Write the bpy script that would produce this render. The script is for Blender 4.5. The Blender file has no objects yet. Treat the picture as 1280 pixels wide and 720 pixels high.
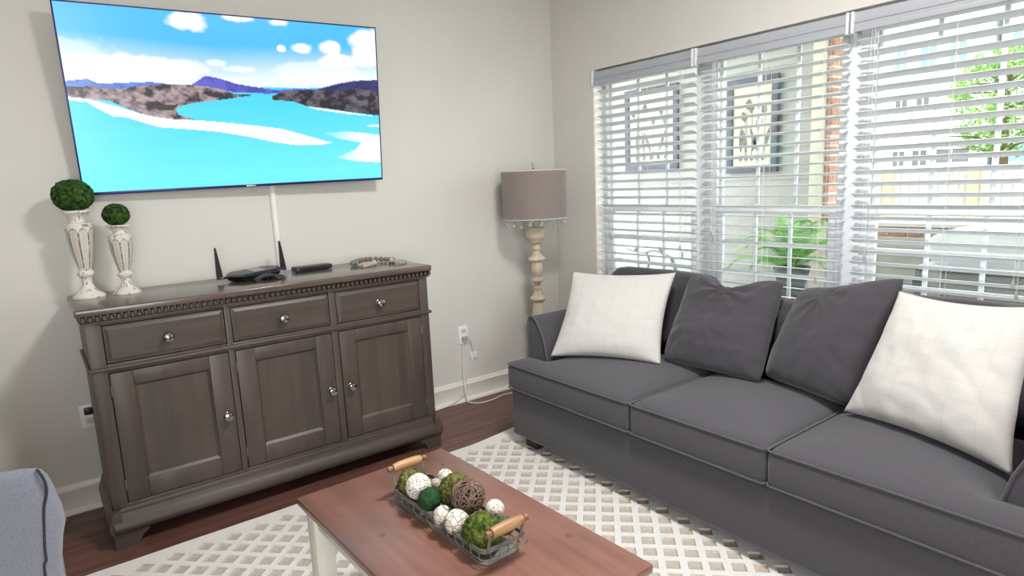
import bpy, bmesh, math, random
import numpy as np
from mathutils import Vector, Matrix, noise

SC = bpy.context.scene
COL = SC.collection
random.seed(7)
PI = math.pi

# ------------------------------------------------------------------ camera
cam_d = bpy.data.cameras.new('camera')
cam = bpy.data.objects.new('camera', cam_d)
COL.objects.link(cam)
CR = Vector((0.79408437, -0.60625927, -0.04335556))
CU = Vector((0.13507284, 0.10647216, 0.98509848))
CW = Vector((0.59260893, 0.78810746, -0.16643704))
cam.matrix_world = Matrix(((CR.x, CU.x, -CW.x, -2.90280), (CR.y, CU.y, -CW.y, -3.31700),
                           (CR.z, CU.z, -CW.z, 1.37701), (0, 0, 0, 1)))
cam_d.sensor_width = 36.0
cam_d.lens = 36.0 * 790.95 / 1280
cam_d.clip_start = 0.05
cam_d.clip_end = 300
SC.camera = cam

# ------------------------------------------------------------------ sky, sun, lamps, exposure
SC.view_settings.view_transform = 'Standard'
SC.view_settings.look = 'None'
SC.view_settings.gamma = 1.0
SC.view_settings.exposure = 0.17
W = bpy.data.worlds.new('overcast_sky')
SC.world = W
W.use_nodes = True
wn = W.node_tree.nodes
wn['Background'].inputs[0].default_value = (0.93, 0.97, 1.0, 1)
wn['Background'].inputs[1].default_value = 4.2

sd = bpy.data.lights.new('sun', 'SUN')
sd.energy = 3.4
sd.angle = math.radians(1.5)
sd.color = (1.0, 0.97, 0.93)
so = bpy.data.objects.new('sun', sd)
COL.objects.link(so)
so.rotation_euler = Vector((0.55, 0.50, -0.95)).to_track_quat('-Z', 'Y').to_euler()


def area_lamp(name, loc, size, watts, color, target, size_y=None):
    d = bpy.data.lights.new(name, 'AREA')
    d.energy = watts
    d.size = size
    d.color = color
    if size_y:
        d.shape = 'RECTANGLE'
        d.size_y = size_y
    o = bpy.data.objects.new(name, d)
    COL.objects.link(o)
    o.location = loc
    o.rotation_euler = (Vector(target) - Vector(loc)).to_track_quat('-Z', 'Y').to_euler()
    return o


# added fill lamp behind the camera, and the ceiling fixture of the room
area_lamp('rear_fill', (-3.3, -6.52, 1.35), 3.0, 165, (0.97, 0.985, 1.0), (-2.4, 0, 1.25), 2.0)
area_lamp('ceiling_lamp_light', (-1.55, -2.3, 2.66), 0.36, 54, (1.0, 0.985, 0.962), (-1.55, -2.3, 0))


# ------------------------------------------------------------------ materials
def lin(c):
    out = []
    for v in c:
        v = v / 255.0
        out.append(v / 12.92 if v <= 0.04045 else ((v + 0.055) / 1.055) ** 2.4)
    return tuple(out) + (1.0,)


def mat(name, c1, c2=None, rough=0.6, scale=20, stretch=(1, 1, 1), metal=0.0, bump=0.0, bscale=None,
        detail=4, spec=0.5, sheen=0.0, coords='Object', ramp=(0.35, 0.65), trans=0.0, coat=0.0, bdist=0.01):
    m = bpy.data.materials.new(name)
    m.use_nodes = True
    nt = m.node_tree
    b = nt.nodes['Principled BSDF']
    b.inputs['Base Color'].default_value = lin(c1)
    b.inputs['Roughness'].default_value = rough
    b.inputs['Metallic'].default_value = metal
    b.inputs['Specular IOR Level'].default_value = spec
    if sheen:
        b.inputs['Sheen Weight'].default_value = sheen
        b.inputs['Sheen Roughness'].default_value = 0.5
    if trans:
        b.inputs['Transmission Weight'].default_value = trans
    if coat:
        b.inputs['Coat Weight'].default_value = coat
        b.inputs['Coat Roughness'].default_value = 0.15
    tc = nt.nodes.new('ShaderNodeTexCoord')
    mp = nt.nodes.new('ShaderNodeMapping')
    mp.inputs['Scale'].default_value = stretch
    nt.links.new(tc.outputs[coords], mp.inputs[0])
    if c2 is not None:
        n = nt.nodes.new('ShaderNodeTexNoise')
        n.inputs['Scale'].default_value = scale
        n.inputs['Detail'].default_value = detail
        nt.links.new(mp.outputs[0], n.inputs[0])
        r = nt.nodes.new('ShaderNodeValToRGB')
        r.color_ramp.elements[0].position = ramp[0]
        r.color_ramp.elements[1].position = ramp[1]
        r.color_ramp.elements[0].color = lin(c1)
        r.color_ramp.elements[1].color = lin(c2)
        nt.links.new(n.outputs[0], r.inputs[0])
        nt.links.new(r.outputs[0], b.inputs['Base Color'])
    if bump:
        n2 = nt.nodes.new('ShaderNodeTexNoise')
        n2.inputs['Scale'].default_value = bscale or scale
        n2.inputs['Detail'].default_value = 3
        nt.links.new(mp.outputs[0], n2.inputs[0])
        bp = nt.nodes.new('ShaderNodeBump')
        bp.inputs['Strength'].default_value = bump
        bp.inputs['Distance'].default_value = bdist
        nt.links.new(n2.outputs[0], bp.inputs['Height'])
        nt.links.new(bp.outputs[0], b.inputs['Normal'])
    return m


def vcol_mat(name, attr='paint', rough=0.6, bump=0.0, bscale=60, emit=0.0):
    m = bpy.data.materials.new(name)
    m.use_nodes = True
    nt = m.node_tree
    b = nt.nodes['Principled BSDF']
    a = nt.nodes.new('ShaderNodeAttribute')
    a.attribute_name = attr
    b.inputs['Roughness'].default_value = rough
    if emit:
        b.inputs['Base Color'].default_value = (0.01, 0.01, 0.012, 1)
        nt.links.new(a.outputs['Color'], b.inputs['Emission Color'])
        b.inputs['Emission Strength'].default_value = emit
    else:
        nt.links.new(a.outputs['Color'], b.inputs['Base Color'])
    if bump:
        n2 = nt.nodes.new('ShaderNodeTexNoise')
        n2.inputs['Scale'].default_value = bscale
        bp = nt.nodes.new('ShaderNodeBump')
        bp.inputs['Strength'].default_value = bump
        bp.inputs['Distance'].default_value = 0.01
        nt.links.new(n2.outputs[0], bp.inputs['Height'])
        nt.links.new(bp.outputs[0], b.inputs['Normal'])
    return m


def glass_mat():
    m = bpy.data.materials.new('window_glass')
    m.use_nodes = True
    nt = m.node_tree
    nt.nodes.remove(nt.nodes['Principled BSDF'])
    t = nt.nodes.new('ShaderNodeBsdfTransparent')
    t.inputs[0].default_value = (0.96, 0.985, 0.98, 1)
    g = nt.nodes.new('ShaderNodeBsdfGlossy')
    g.inputs['Roughness'].default_value = 0.02
    mx = nt.nodes.new('ShaderNodeMixShader')
    mx.inputs[0].default_value = 0.05
    nt.links.new(t.outputs[0], mx.inputs[1])
    nt.links.new(g.outputs[0], mx.inputs[2])
    nt.links.new(mx.outputs[0], nt.nodes['Material Output'].inputs[0])
    return m


def weave_mat(name, c1, c2, rough=0.9, scale=900, sheen=0.25, bump=0.25):
    """woven cloth: fine thread noise for colour and relief"""
    return mat(name, c1, c2, rough=rough, scale=scale, bump=bump, bscale=scale, sheen=sheen, detail=2, bdist=0.002, spec=0.2)


def stripe_cloth():
    """white cotton with faint sewn lines in a windowpane pattern (UV)"""
    m = bpy.data.materials.new('white_cotton')
    m.use_nodes = True
    nt = m.node_tree
    b = nt.nodes['Principled BSDF']
    b.inputs['Roughness'].default_value = 0.9
    b.inputs['Specular IOR Level'].default_value = 0.15
    b.inputs['Sheen Weight'].default_value = 0.2
    uv = nt.nodes.new('ShaderNodeUVMap')
    sp = nt.nodes.new('ShaderNodeSeparateXYZ')
    nt.links.new(uv.outputs[0], sp.inputs[0])

    def lines(sock, freq, width):
        mu = nt.nodes.new('ShaderNodeMath'); mu.operation = 'MULTIPLY'; mu.inputs[1].default_value = freq
        nt.links.new(sock, mu.inputs[0])
        fr = nt.nodes.new('ShaderNodeMath'); fr.operation = 'FRACT'
        nt.links.new(mu.outputs[0], fr.inputs[0])
        lt = nt.nodes.new('ShaderNodeMath'); lt.operation = 'LESS_THAN'; lt.inputs[1].default_value = width
        nt.links.new(fr.outputs[0], lt.inputs[0])
        return lt.outputs[0]
    a = lines(sp.outputs[1], 9.0, 0.045)
    c = lines(sp.outputs[0], 6.0, 0.03)
    mx = nt.nodes.new('ShaderNodeMath'); mx.operation = 'MAXIMUM'
    nt.links.new(a, mx.inputs[0]); nt.links.new(c, mx.inputs[1])
    mixc = nt.nodes.new('ShaderNodeMix'); mixc.data_type = 'RGBA'
    mixc.inputs[6].default_value = lin((200, 198, 194))
    mixc.inputs[7].default_value = lin((193, 190, 186))
    nt.links.new(mx.outputs[0], mixc.inputs[0])
    nt.links.new(mixc.outputs[2], b.inputs['Base Color'])
    n = nt.nodes.new('ShaderNodeTexNoise'); n.inputs['Scale'].default_value = 700
    tc = nt.nodes.new('ShaderNodeTexCoord'); nt.links.new(tc.outputs['Object'], n.inputs[0])
    ad = nt.nodes.new('ShaderNodeMath'); ad.operation = 'SUBTRACT'
    nt.links.new(n.outputs[0], ad.inputs[0]); nt.links.new(mx.outputs[0], ad.inputs[1])
    bp = nt.nodes.new('ShaderNodeBump'); bp.inputs['Strength'].default_value = 0.2; bp.inputs['Distance'].default_value = 0.003
    nt.links.new(ad.outputs[0], bp.inputs['Height']); nt.links.new(bp.outputs[0], b.inputs['Normal'])
    return m


def grain_mat(name, c1, c2, c3, axis='X', rough=0.4, coat=0.0, scale=3.0, spec=0.5, bump=0.05):
    """wood: streaky noise stretched along an axis, blended with a broad blotch"""
    m = bpy.data.materials.new(name)
    m.use_nodes = True
    nt = m.node_tree
    b = nt.nodes['Principled BSDF']
    b.inputs['Roughness'].default_value = rough
    b.inputs['Specular IOR Level'].default_value = spec
    if coat:
        b.inputs['Coat Weight'].default_value = coat
        b.inputs['Coat Roughness'].default_value = 0.18
    tc = nt.nodes.new('ShaderNodeTexCoord')
    oi = nt.nodes.new('ShaderNodeObjectInfo')
    vadd = nt.nodes.new('ShaderNodeVectorMath'); vadd.operation = 'ADD'
    cmb = nt.nodes.new('ShaderNodeCombineXYZ')
    mu = nt.nodes.new('ShaderNodeMath'); mu.operation = 'MULTIPLY'; mu.inputs[1].default_value = 37.0
    nt.links.new(oi.outputs['Random'], mu.inputs[0])
    for k in range(3):
        nt.links.new(mu.outputs[0], cmb.inputs[k])
    nt.links.new(tc.outputs['Object'], vadd.inputs[0]); nt.links.new(cmb.outputs[0], vadd.inputs[1])
    mp = nt.nodes.new('ShaderNodeMapping')
    s = [14.0, 14.0, 14.0]
    s['XYZ'.index(axis)] = 0.9
    mp.inputs['Scale'].default_value = s
    nt.links.new(vadd.outputs[0], mp.inputs[0])
    n = nt.nodes.new('ShaderNodeTexNoise'); n.inputs['Scale'].default_value = scale
    n.inputs['Detail'].default_value = 8; n.inputs['Distortion'].default_value = 0.6
    nt.links.new(mp.outputs[0], n.inputs[0])
    r = nt.nodes.new('ShaderNodeValToRGB')
    e = r.color_ramp.elements
    e[0].position = 0.3; e[0].color = lin(c1)
    e[1].position = 0.72; e[1].color = lin(c3)
    k = e.new(0.5); k.color = lin(c2)
    nt.links.new(n.outputs[0], r.inputs[0])
    n2 = nt.nodes.new('ShaderNodeTexNoise'); n2.inputs['Scale'].default_value = 3.5; n2.inputs['Detail'].default_value = 3
    nt.links.new(vadd.outputs[0], n2.inputs[0])
    mx = nt.nodes.new('ShaderNodeMix'); mx.data_type = 'RGBA'; mx.blend_type = 'OVERLAY'
    mx.inputs[0].default_value = 0.35
    nt.links.new(r.outputs[0], mx.inputs[6]); nt.links.new(n2.outputs[0], mx.inputs[7])
    nt.links.new(mx.outputs[2], b.inputs['Base Color'])
    bp = nt.nodes.new('ShaderNodeBump'); bp.inputs['Strength'].default_value = bump; bp.inputs['Distance'].default_value = 0.002
    nt.links.new(n.outputs[0], bp.inputs['Height']); nt.links.new(bp.outputs[0], b.inputs['Normal'])
    return m


def voronoi_mat(name, base, line, scale, thresh, rough=0.8, dots=False, bump=0.4):
    m = bpy.data.materials.new(name)
    m.use_nodes = True
    nt = m.node_tree
    b = nt.nodes['Principled BSDF']
    b.inputs['Roughness'].default_value = rough
    tc = nt.nodes.new('ShaderNodeTexCoord')
    v = nt.nodes.new('ShaderNodeTexVoronoi')
    v.feature = 'F1' if dots else 'DISTANCE_TO_EDGE'
    v.inputs['Scale'].default_value = scale
    nt.links.new(tc.outputs['Object'], v.inputs[0])
    r = nt.nodes.new('ShaderNodeValToRGB')
    e = r.color_ramp.elements
    e[0].position = thresh * 0.6; e[0].color = lin(line)
    e[1].position = thresh; e[1].color = lin(base)
    nt.links.new(v.outputs['Distance'], r.inputs[0])
    nt.links.new(r.outputs[0], b.inputs['Base Color'])
    bp = nt.nodes.new('ShaderNodeBump'); bp.inputs['Strength'].default_value = bump; bp.inputs['Distance'].default_value = 0.004
    nt.links.new(r.outputs[0], bp.inputs['Height']); nt.links.new(bp.outputs[0], b.inputs['Normal'])
    return m


M = {}
M['wall'] = mat('wall_paint', (215, 213, 206), (212, 210, 203), rough=0.75, scale=2, bump=0.06, bscale=260, spec=0.25, bdist=0.002)
M['ceiling'] = mat('ceiling_paint', (236, 234, 228), rough=0.9)
M['trim'] = mat('white_trim', (238, 235, 228), (234, 231, 224), rough=0.35, scale=3)
M['vinyl'] = mat('white_vinyl', (232, 236, 238), (228, 232, 235), rough=0.4, scale=5)
M['slat'] = mat('blind_slat_white', (230, 232, 235), (225, 228, 231), rough=0.45, scale=8)
M['valance'] = mat('blind_valance', (176, 178, 184), (171, 173, 180), rough=0.5, scale=8, stretch=(1, 0.1, 8))
M['cord'] = mat('white_cord', (224, 222, 216), rough=0.7)
M['glass'] = glass_mat()
M['plank'] = grain_mat('floor_plank', (86, 58, 49), (103, 71, 61), (118, 84, 73), 'X', rough=0.38, scale=2.6)
M['subfloor'] = mat('floor_gap', (40, 24, 19), rough=0.7)
M['rug'] = mat('rug_pile', (243, 241, 237), (234, 231, 226), rough=0.97, scale=160, bump=0.8, bscale=420, spec=0.1, bdist=0.004, sheen=0.2)
M['rugpit'] = mat('rug_low_weave', (206, 196, 184), (224, 216, 206), rough=0.97, scale=60, stretch=(1, 6, 1), bump=0.8, bscale=260, spec=0.1, bdist=0.004)
M['wood'] = grain_mat('sideboard_wood', (68, 58, 52), (77, 66, 60), (84, 73, 66), 'Z', rough=0.42, scale=1.6, bump=0.02)
M['woodx'] = grain_mat('sideboard_wood_long', (68, 58, 52), (76, 65, 59), (83, 72, 65), 'X', rough=0.4, scale=1.6, bump=0.02)
M['woodtop'] = grain_mat('sideboard_top_wood', (78, 66, 59), (87, 74, 67), (94, 81, 74), 'X', rough=0.22, scale=2.2, bump=0.02, coat=0.3)
M['wooddark'] = mat('sideboard_recess', (38, 32, 29), (48, 41, 37), rough=0.6, scale=20)
M['knob'] = mat('knob_nickel', (150, 148, 150), rough=0.16, metal=1.0)
M['hinge'] = mat('hinge_metal', (128, 122, 114), rough=0.4, metal=0.8)
M['sofa'] = weave_mat('sofa_weave', (65, 64, 69), (82, 80, 85), scale=620)
M['piping'] = weave_mat('sofa_piping', (74, 73, 78), (92, 90, 96), scale=700)
M['pillow_grey'] = weave_mat('grey_pillow_weave', (58, 56, 61), (74, 72, 77), scale=620)
M['chair'] = weave_mat('armchair_weave', (108, 111, 123), (128, 131, 142), scale=620)
M['pipedark'] = mat('dark_piping', (40, 39, 48), rough=0.8)
M['white_cloth'] = stripe_cloth()
M['foot'] = mat('dark_foot', (38, 35, 35), rough=0.5)
M['tabletop'] = grain_mat('coffee_table_top', (118, 80, 69), (131, 91, 79), (140, 100, 88), 'Y', rough=0.3, scale=1.6, coat=0.25, bump=0.02)
M['cream'] = mat('cream_paint', (226, 224, 210), (216, 213, 197), rough=0.5, scale=14)
M['knot'] = mat('wood_knot', (106, 62, 49), (122, 76, 62), rough=0.4, scale=60)
M['wire'] = mat('tray_metal', (138, 136, 132), (112, 110, 107), rough=0.5, metal=0.4, scale=30)
M['handle'] = grain_mat('handle_wood', (148, 108, 74), (172, 132, 94), (190, 152, 114), 'X', rough=0.45, scale=6)
M['handle_end'] = grain_mat('handle_end_wood', (120, 82, 62), (142, 102, 80), (158, 118, 94), 'X', rough=0.45, scale=6)
M['moss'] = mat('moss_bright', (50, 66, 26), (116, 130, 64), rough=0.95, scale=55, bump=1.0, bscale=120, spec=0.1, detail=6)
M['moss_olive'] = mat('moss_olive', (66, 72, 34), (132, 134, 78), rough=0.95, scale=55, bump=1.0, bscale=120, spec=0.1, detail=6)
M['moss_dark'] = mat('moss_dark', (20, 40, 20), (74, 104, 50), rough=0.95, scale=70, bump=1.0, bscale=110, spec=0.1, detail=6)
M['green_ball'] = mat('green_ball', (34, 62, 38), (52, 84, 52), rough=0.9, scale=80, bump=0.5, bscale=200, spec=0.15)
M['greygreen_ball'] = mat('grey_green_ball', (66, 86, 56), (112, 128, 92), rough=0.9, scale=90, bump=0.7, bscale=160, spec=0.15)
M['speckle'] = voronoi_mat('white_speckle', (232, 228, 218), (128, 106, 86), 165, 0.42, dots=True)
M['crackle'] = voronoi_mat('white_crackle', (232, 226, 212), (112, 98, 82), 60, 0.05)
M['twig'] = mat('twig', (98, 78, 66), (142, 118, 102), rough=0.8, scale=80)
M['twigcore'] = mat('twig_core', (66, 52, 44), rough=0.9)
M['black'] = mat('black_plastic', (26, 27, 32), rough=0.35)
M['blackgloss'] = mat('black_gloss', (78, 80, 90), rough=0.12)
M['bezel'] = mat('tv_bezel', (34, 36, 96), rough=0.3, metal=0.4)  # blue glow along the screen edges, put into the bezel colour
M['tvback'] = mat('tv_back', (24, 24, 27), rough=0.6)
M['silver'] = mat('silver_logo', (205, 206, 210), rough=0.3, metal=0.7)
M['screen'] = vcol_mat('tv_picture', 'paint', rough=0.25, emit=1.0)
M['distress'] = vcol_mat('distressed_white_paint', 'paint', rough=0.65, bump=0.3, bscale=90)
M['lampwood'] = grain_mat('whitewashed_lamp_wood', (176, 156, 136), (198, 182, 162), (214, 200, 182), 'Z', rough=0.6, scale=2.2)
M['lamptop'] = mat('whitewashed_bowl', (206, 196, 176), (190, 178, 156), rough=0.6, scale=30)
M['shade'] = weave_mat('linen_shade', (124, 112, 108), (148, 136, 132), scale=420, bump=0.3)
M['shadelining'] = mat('shade_lining', (214, 208, 200), rough=0.9)
M['crystal'] = mat('crystal', (240, 244, 246), rough=0.04, trans=0.85, spec=0.8)
M['bead'] = mat('grey_bead', (112, 108, 103), (138, 134, 128), rough=0.75, scale=60)
M['tassel'] = mat('jute_tassel', (226, 212, 198), (196, 176, 158), rough=0.95, scale=260, bump=0.8, bscale=300)
M['plate'] = mat('outlet_plate', (240, 239, 235), rough=0.35)
M['socket'] = mat('outlet_socket', (214, 213, 209), rough=0.4)
M['slot'] = mat('outlet_slot', (60, 58, 56), rough=0.6)
M['plug'] = mat('grey_plug', (170, 168, 166), rough=0.45)
M['lampglow'] = mat('ceiling_lamp_glass', (240, 236, 228), rough=0.4)
# outside
M['siding'] = mat('beige_siding', (184, 182, 177), (176, 174, 169), rough=0.7, scale=6)
M['outtrim'] = mat('outside_trim', (226, 220, 204), rough=0.6)
M['brick'] = mat('brick_red', (196, 146, 134), (168, 116, 104), rough=0.85, scale=30, bump=0.4)
M['brickb'] = mat('brick_pale', (212, 164, 152), (186, 134, 122), rough=0.85, scale=30, bump=0.4)
M['mortar'] = mat('mortar', (214, 206, 194), rough=0.95)
M['stone'] = mat('white_cap', (236, 234, 228), rough=0.7)
M['concrete'] = mat('porch_concrete', (180, 176, 168), (166, 162, 154), rough=0.9, scale=8)
M['lawn'] = mat('lawn', (96, 124, 60), (128, 150, 84), rough=0.95, scale=5)
M['fence'] = mat('fence_board', (184, 179, 175), (168, 162, 158), rough=0.9, scale=6, stretch=(4, 4, 0.5))
M['fencepost'] = mat('fence_post', (200, 176, 146), (184, 160, 130), rough=0.9, scale=6)
M['house'] = mat('house_siding', (226, 228, 230), (218, 220, 224), rough=0.8, scale=2, stretch=(0.2, 0.2, 14))
M['houseroof'] = mat('house_roof', (150, 150, 152), (130, 130, 134), rough=0.9, scale=5)
M['housetrim'] = mat('house_trim', (242, 242, 240), rough=0.7)
M['housepane'] = mat('house_pane', (128, 160, 176), (112, 144, 160), rough=0.08, scale=2)
M['darkpane'] = mat('dark_pane', (84, 84, 90), (100, 100, 106), rough=0.1, scale=2)
M['leaf'] = mat('tree_leaf', (96, 142, 52), (140, 180, 84), rough=0.7, scale=3)
M['bark'] = mat('bark', (112, 94, 78), (90, 74, 60), rough=0.95, scale=20, bump=0.6)
M['fern'] = mat('fern_leaf', (120, 190, 90), (160, 215, 128), rough=0.6, scale=12)
M['pot'] = mat('grey_pot', (120, 122, 126), (104, 106, 110), rough=0.6, scale=12)
M['covercloth'] = mat('white_cover', (232, 234, 238), (224, 226, 231), rough=0.8, scale=6, bump=0.3, bscale=9)
M['wicker'] = mat('grey_wicker', (150, 148, 144), (118, 116, 112), rough=0.8, scale=60, stretch=(1, 1, 5), bump=0.6)
M['artpaper'] = mat('art_paper', (226, 216, 196), (220, 209, 188), rough=0.9, scale=6)
M['artframe'] = mat('art_frame', (96, 96, 110), (84, 84, 96), rough=0.5, scale=10)
M['artink'] = mat('art_ink', (132, 136, 122), (110, 114, 102), rough=0.9, scale=30)
M['motif'] = mat('cushion_motif', (140, 140, 146), rough=0.9)
M['patiometal'] = mat('patio_metal', (90, 92, 96), rough=0.5, metal=0.5)


# ------------------------------------------------------------------ object helpers
def thing(name, label, cat, loc, group=None):
    o = bpy.data.objects.new(name, None)
    o.empty_display_size = 0.1
    COL.objects.link(o)
    o.location = loc
    o['label'] = label
    o['category'] = cat
    if group:
        o['group'] = group
    return o


def tag(o, label, cat, group=None):
    o['label'] = label
    o['category'] = cat
    if group:
        o['group'] = group
    return o


def base_of(o):
    v = Vector(o.location)
    while o.parent:
        o = o.parent
        v = v + Vector(o.location)
    return v


class MB:
    """collects triangles/quads in world coordinates"""

    def __init__(s):
        s.v = []; s.f = []; s.mi = []; s.uv = None; s.col = None

    def add(s, verts, faces, mi=0):
        o = len(s.v)
        s.v.extend([tuple(p) for p in verts])
        s.f.extend([tuple(i + o for i in f) for f in faces])
        s.mi.extend([mi] * len(faces))
        return s

    def box(s, x0, x1, y0, y1, z0, z1, bev=0.0, seg=2, mi=0, xf=None):
        if bev <= 0:
            vs = [(x0, y0, z0), (x1, y0, z0), (x1, y1, z0), (x0, y1, z0), (x0, y0, z1), (x1, y0, z1), (x1, y1, z1), (x0, y1, z1)]
            fs = [(0, 3, 2, 1), (4, 5, 6, 7), (0, 1, 5, 4), (1, 2, 6, 5), (2, 3, 7, 6), (3, 0, 4, 7)]
        else:
            bm = bmesh.new()
            bmesh.ops.create_cube(bm, size=1)
            for v in bm.verts:
                v.co = Vector(((x0 + x1) / 2 + v.co.x * (x1 - x0), (y0 + y1) / 2 + v.co.y * (y1 - y0), (z0 + z1) / 2 + v.co.z * (z1 - z0)))
            bmesh.ops.bevel(bm, geom=bm.edges[:], offset=bev, segments=seg, affect='EDGES', profile=0.5)
            bm.verts.index_update()
            vs = [v.co.copy() for v in bm.verts]
            fs = [tuple(v.index for v in f.verts) for f in bm.faces]
            bm.free()
        if xf is not None:
            vs = [xf @ Vector(p) for p in vs]
        return s.add(vs, fs, mi)

    def prism(s, poly, axis, a, b, mi=0):
        """extrude a 2-D outline along an axis ('x': poly=(y,z); 'y': poly=(x,z); 'z': poly=(x,y))"""
        def P(p, t):
            return {'x': (t, p[0], p[1]), 'y': (p[0], t, p[1]), 'z': (p[0], p[1], t)}[axis]
        n = len(poly)
        vs = [P(p, a) for p in poly] + [P(p, b) for p in poly]
        fs = [tuple(range(n - 1, -1, -1)), tuple(range(n, 2 * n))]
        fs += [(i, (i + 1) % n, n + (i + 1) % n, n + i) for i in range(n)]
        return s.add(vs, fs, mi)

    def lathe(s, prof, c=(0, 0), seg=24, mi=0, cap=True, xf=None):
        """prof: list of (radius, z)"""
        vs = []
        for r, z in prof:
            for k in range(seg):
                a = 2 * PI * k / seg
                vs.append((c[0] + r * math.cos(a), c[1] + r * math.sin(a), z))
        fs = []
        for i in range(len(prof) - 1):
            for k in range(seg):
                k2 = (k + 1) % seg
                fs.append((i * seg + k, i * seg + k2, (i + 1) * seg + k2, (i + 1) * seg + k))
        if cap:
            fs.append(tuple(range(seg - 1, -1, -1)))
            n = len(prof) - 1
            fs.append(tuple(n * seg + k for k in range(seg)))
        if xf is not None:
            vs = [xf @ Vector(p) for p in vs]
        return s.add(vs, fs, mi)

    def tube(s, path, r, seg=8, closed=False, mi=0):
        P = [Vector(p) for p in path]
        n = len(P)
        vs = []; prev = None
        for i in range(n):
            a = P[(i - 1) % n] if (closed or i > 0) else P[i]
            b = P[(i + 1) % n] if (closed or i < n - 1) else P[i]
            t = (b - a)
            t = t.normalized() if t.length > 1e-9 else Vector((0, 0, 1))
            if prev is None:
                u = t.orthogonal().normalized()
            else:
                u = prev - t * prev.dot(t)
                u = u.normalized() if u.length > 1e-6 else t.orthogonal().normalized()
            prev = u
            w = t.cross(u)
            rr = r[i] if isinstance(r, (list, tuple)) else r
            for k in range(seg):
                an = 2 * PI * k / seg
                vs.append(P[i] + (u * math.cos(an) + w * math.sin(an)) * rr)
        fs = []
        m = n if closed else n - 1
        for i in range(m):
            j = (i + 1) % n
            for k in range(seg):
                k2 = (k + 1) % seg
                fs.append((i * seg + k, i * seg + k2, j * seg + k2, j * seg + k))
        if not closed:
            fs.append(tuple(range(seg - 1, -1, -1)))
            fs.append(tuple((n - 1) * seg + k for k in range(seg)))
        return s.add(vs, fs, mi)

    def sphere(s, c, r, u=16, v=10, scale=(1, 1, 1), mi=0):
        vs = [(c[0], c[1], c[2] - r * scale[2])]
        for i in range(1, v):
            t = PI * i / v - PI / 2
            for k in range(u):
                a = 2 * PI * k / u
                vs.append((c[0] + r * scale[0] * math.cos(t) * math.cos(a), c[1] + r * scale[1] * math.cos(t) * math.sin(a), c[2] + r * scale[2] * math.sin(t)))
        vs.append((c[0], c[1], c[2] + r * scale[2]))
        fs = [(0, 1 + (k + 1) % u, 1 + k) for k in range(u)]
        for i in range(v - 2):
            for k in range(u):
                k2 = (k + 1) % u
                fs.append((1 + i * u + k, 1 + i * u + k2, 1 + (i + 1) * u + k2, 1 + (i + 1) * u + k))
        last = len(vs) - 1
        o = 1 + (v - 2) * u
        fs += [(o + k, o + (k + 1) % u, last) for k in range(u)]
        return s.add(vs, fs, mi)

    def build(s, name, m, parent=None, smooth=40, loc=None, kind=None, label=None):
        base = base_of(parent) if parent else (Vector(loc) if loc else Vector((0, 0, 0)))
        me = bpy.data.meshes.new(name)
        me.from_pydata([(p[0] - base.x, p[1] - base.y, p[2] - base.z) for p in s.v], [], s.f)
        ms = m if isinstance(m, (list, tuple)) else [m]
        for k in ms:
            me.materials.append(M[k] if isinstance(k, str) else k)
        if len(ms) > 1:
            me.polygons.foreach_set('material_index', s.mi)
        if s.uv is not None:
            ul = me.uv_layers.new(name='UVMap')
            idx = np.empty(len(me.loops), dtype=np.int32)
            me.loops.foreach_get('vertex_index', idx)
            ul.data.foreach_set('uv', np.asarray(s.uv, dtype=np.float32)[idx].ravel())
        if s.col is not None:
            ca = me.color_attributes.new('paint', 'FLOAT_COLOR', 'POINT')
            ca.data.foreach_set('color', np.asarray(s.col, dtype=np.float32).ravel())
        if smooth:
            me.shade_smooth()
            me.set_sharp_from_angle(angle=math.radians(smooth))
        me.update()
        o = bpy.data.objects.new(name, me)
        COL.objects.link(o)
        if parent:
            o.parent = parent
        else:
            o.location = base
        if kind:
            o['kind'] = kind
        if label:
            o['label'] = label
        return o


def dup(o, delta, parent=None):
    """copy of one part, moved by delta, mesh data shared"""
    c = o.copy()
    COL.objects.link(c)
    c.parent = parent if parent else o.parent
    c.location = Vector(o.location) + Vector(delta)
    return c


def catmull(pts, n=8):
    P = [Vector(p) for p in pts]
    out = []
    for i in range(len(P) - 1):
        p0 = P[max(i - 1, 0)]; p1 = P[i]; p2 = P[i + 1]; p3 = P[min(i + 2, len(P) - 1)]
        for k in range(n):
            t = k / n
            out.append(0.5 * ((2 * p1) + (p2 - p0) * t + (2 * p0 - 5 * p1 + 4 * p2 - p3) * t * t + (3 * p1 - p0 - 3 * p2 + p3) * t ** 3))
    out.append(P[-1])
    return out


# ------------------------------------------------------------------ room shell
XW, YS, CH = -5.6, -6.6, 2.74
floor = MB().box(XW, 0.14, YS, 0.1, -0.12, -0.012).build('floor', 'subfloor', kind='structure', smooth=0)
PW = 0.092
row = 0
y = -0.001
while y > -2.95:
    x = -4.4 - random.random() * 0.9
    while x < -0.002:
        ln = random.uniform(0.8, 1.5)
        xa, xb = max(x, -4.4), min(x + ln, -0.002)
        if xb - xa > 0.02:
            MB().box(xa + 0.0006, xb - 0.0006, y - PW + 0.0007, y - 0.0007, -0.012, random.uniform(-0.0008, 0.0)).build('plank', 'plank', floor, smooth=0)
        x += ln
    y -= PW
MB().box(XW, -4.401, YS, -0.001, -0.012, 0).box(-4.4, -0.002, YS, y, -0.012, 0).build('rear_boards', 'plank', floor, smooth=0)
MB().box(XW - 0.1, 0.14, YS - 0.1, 0.1, CH, CH + 0.1).build('ceiling', 'ceiling', kind='structure', smooth=0)
MB().box(XW - 0.1, 0.14, 0.0, 0.12, -0.012, CH).build('wall_left', 'wall', kind='structure', smooth=0)
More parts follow.
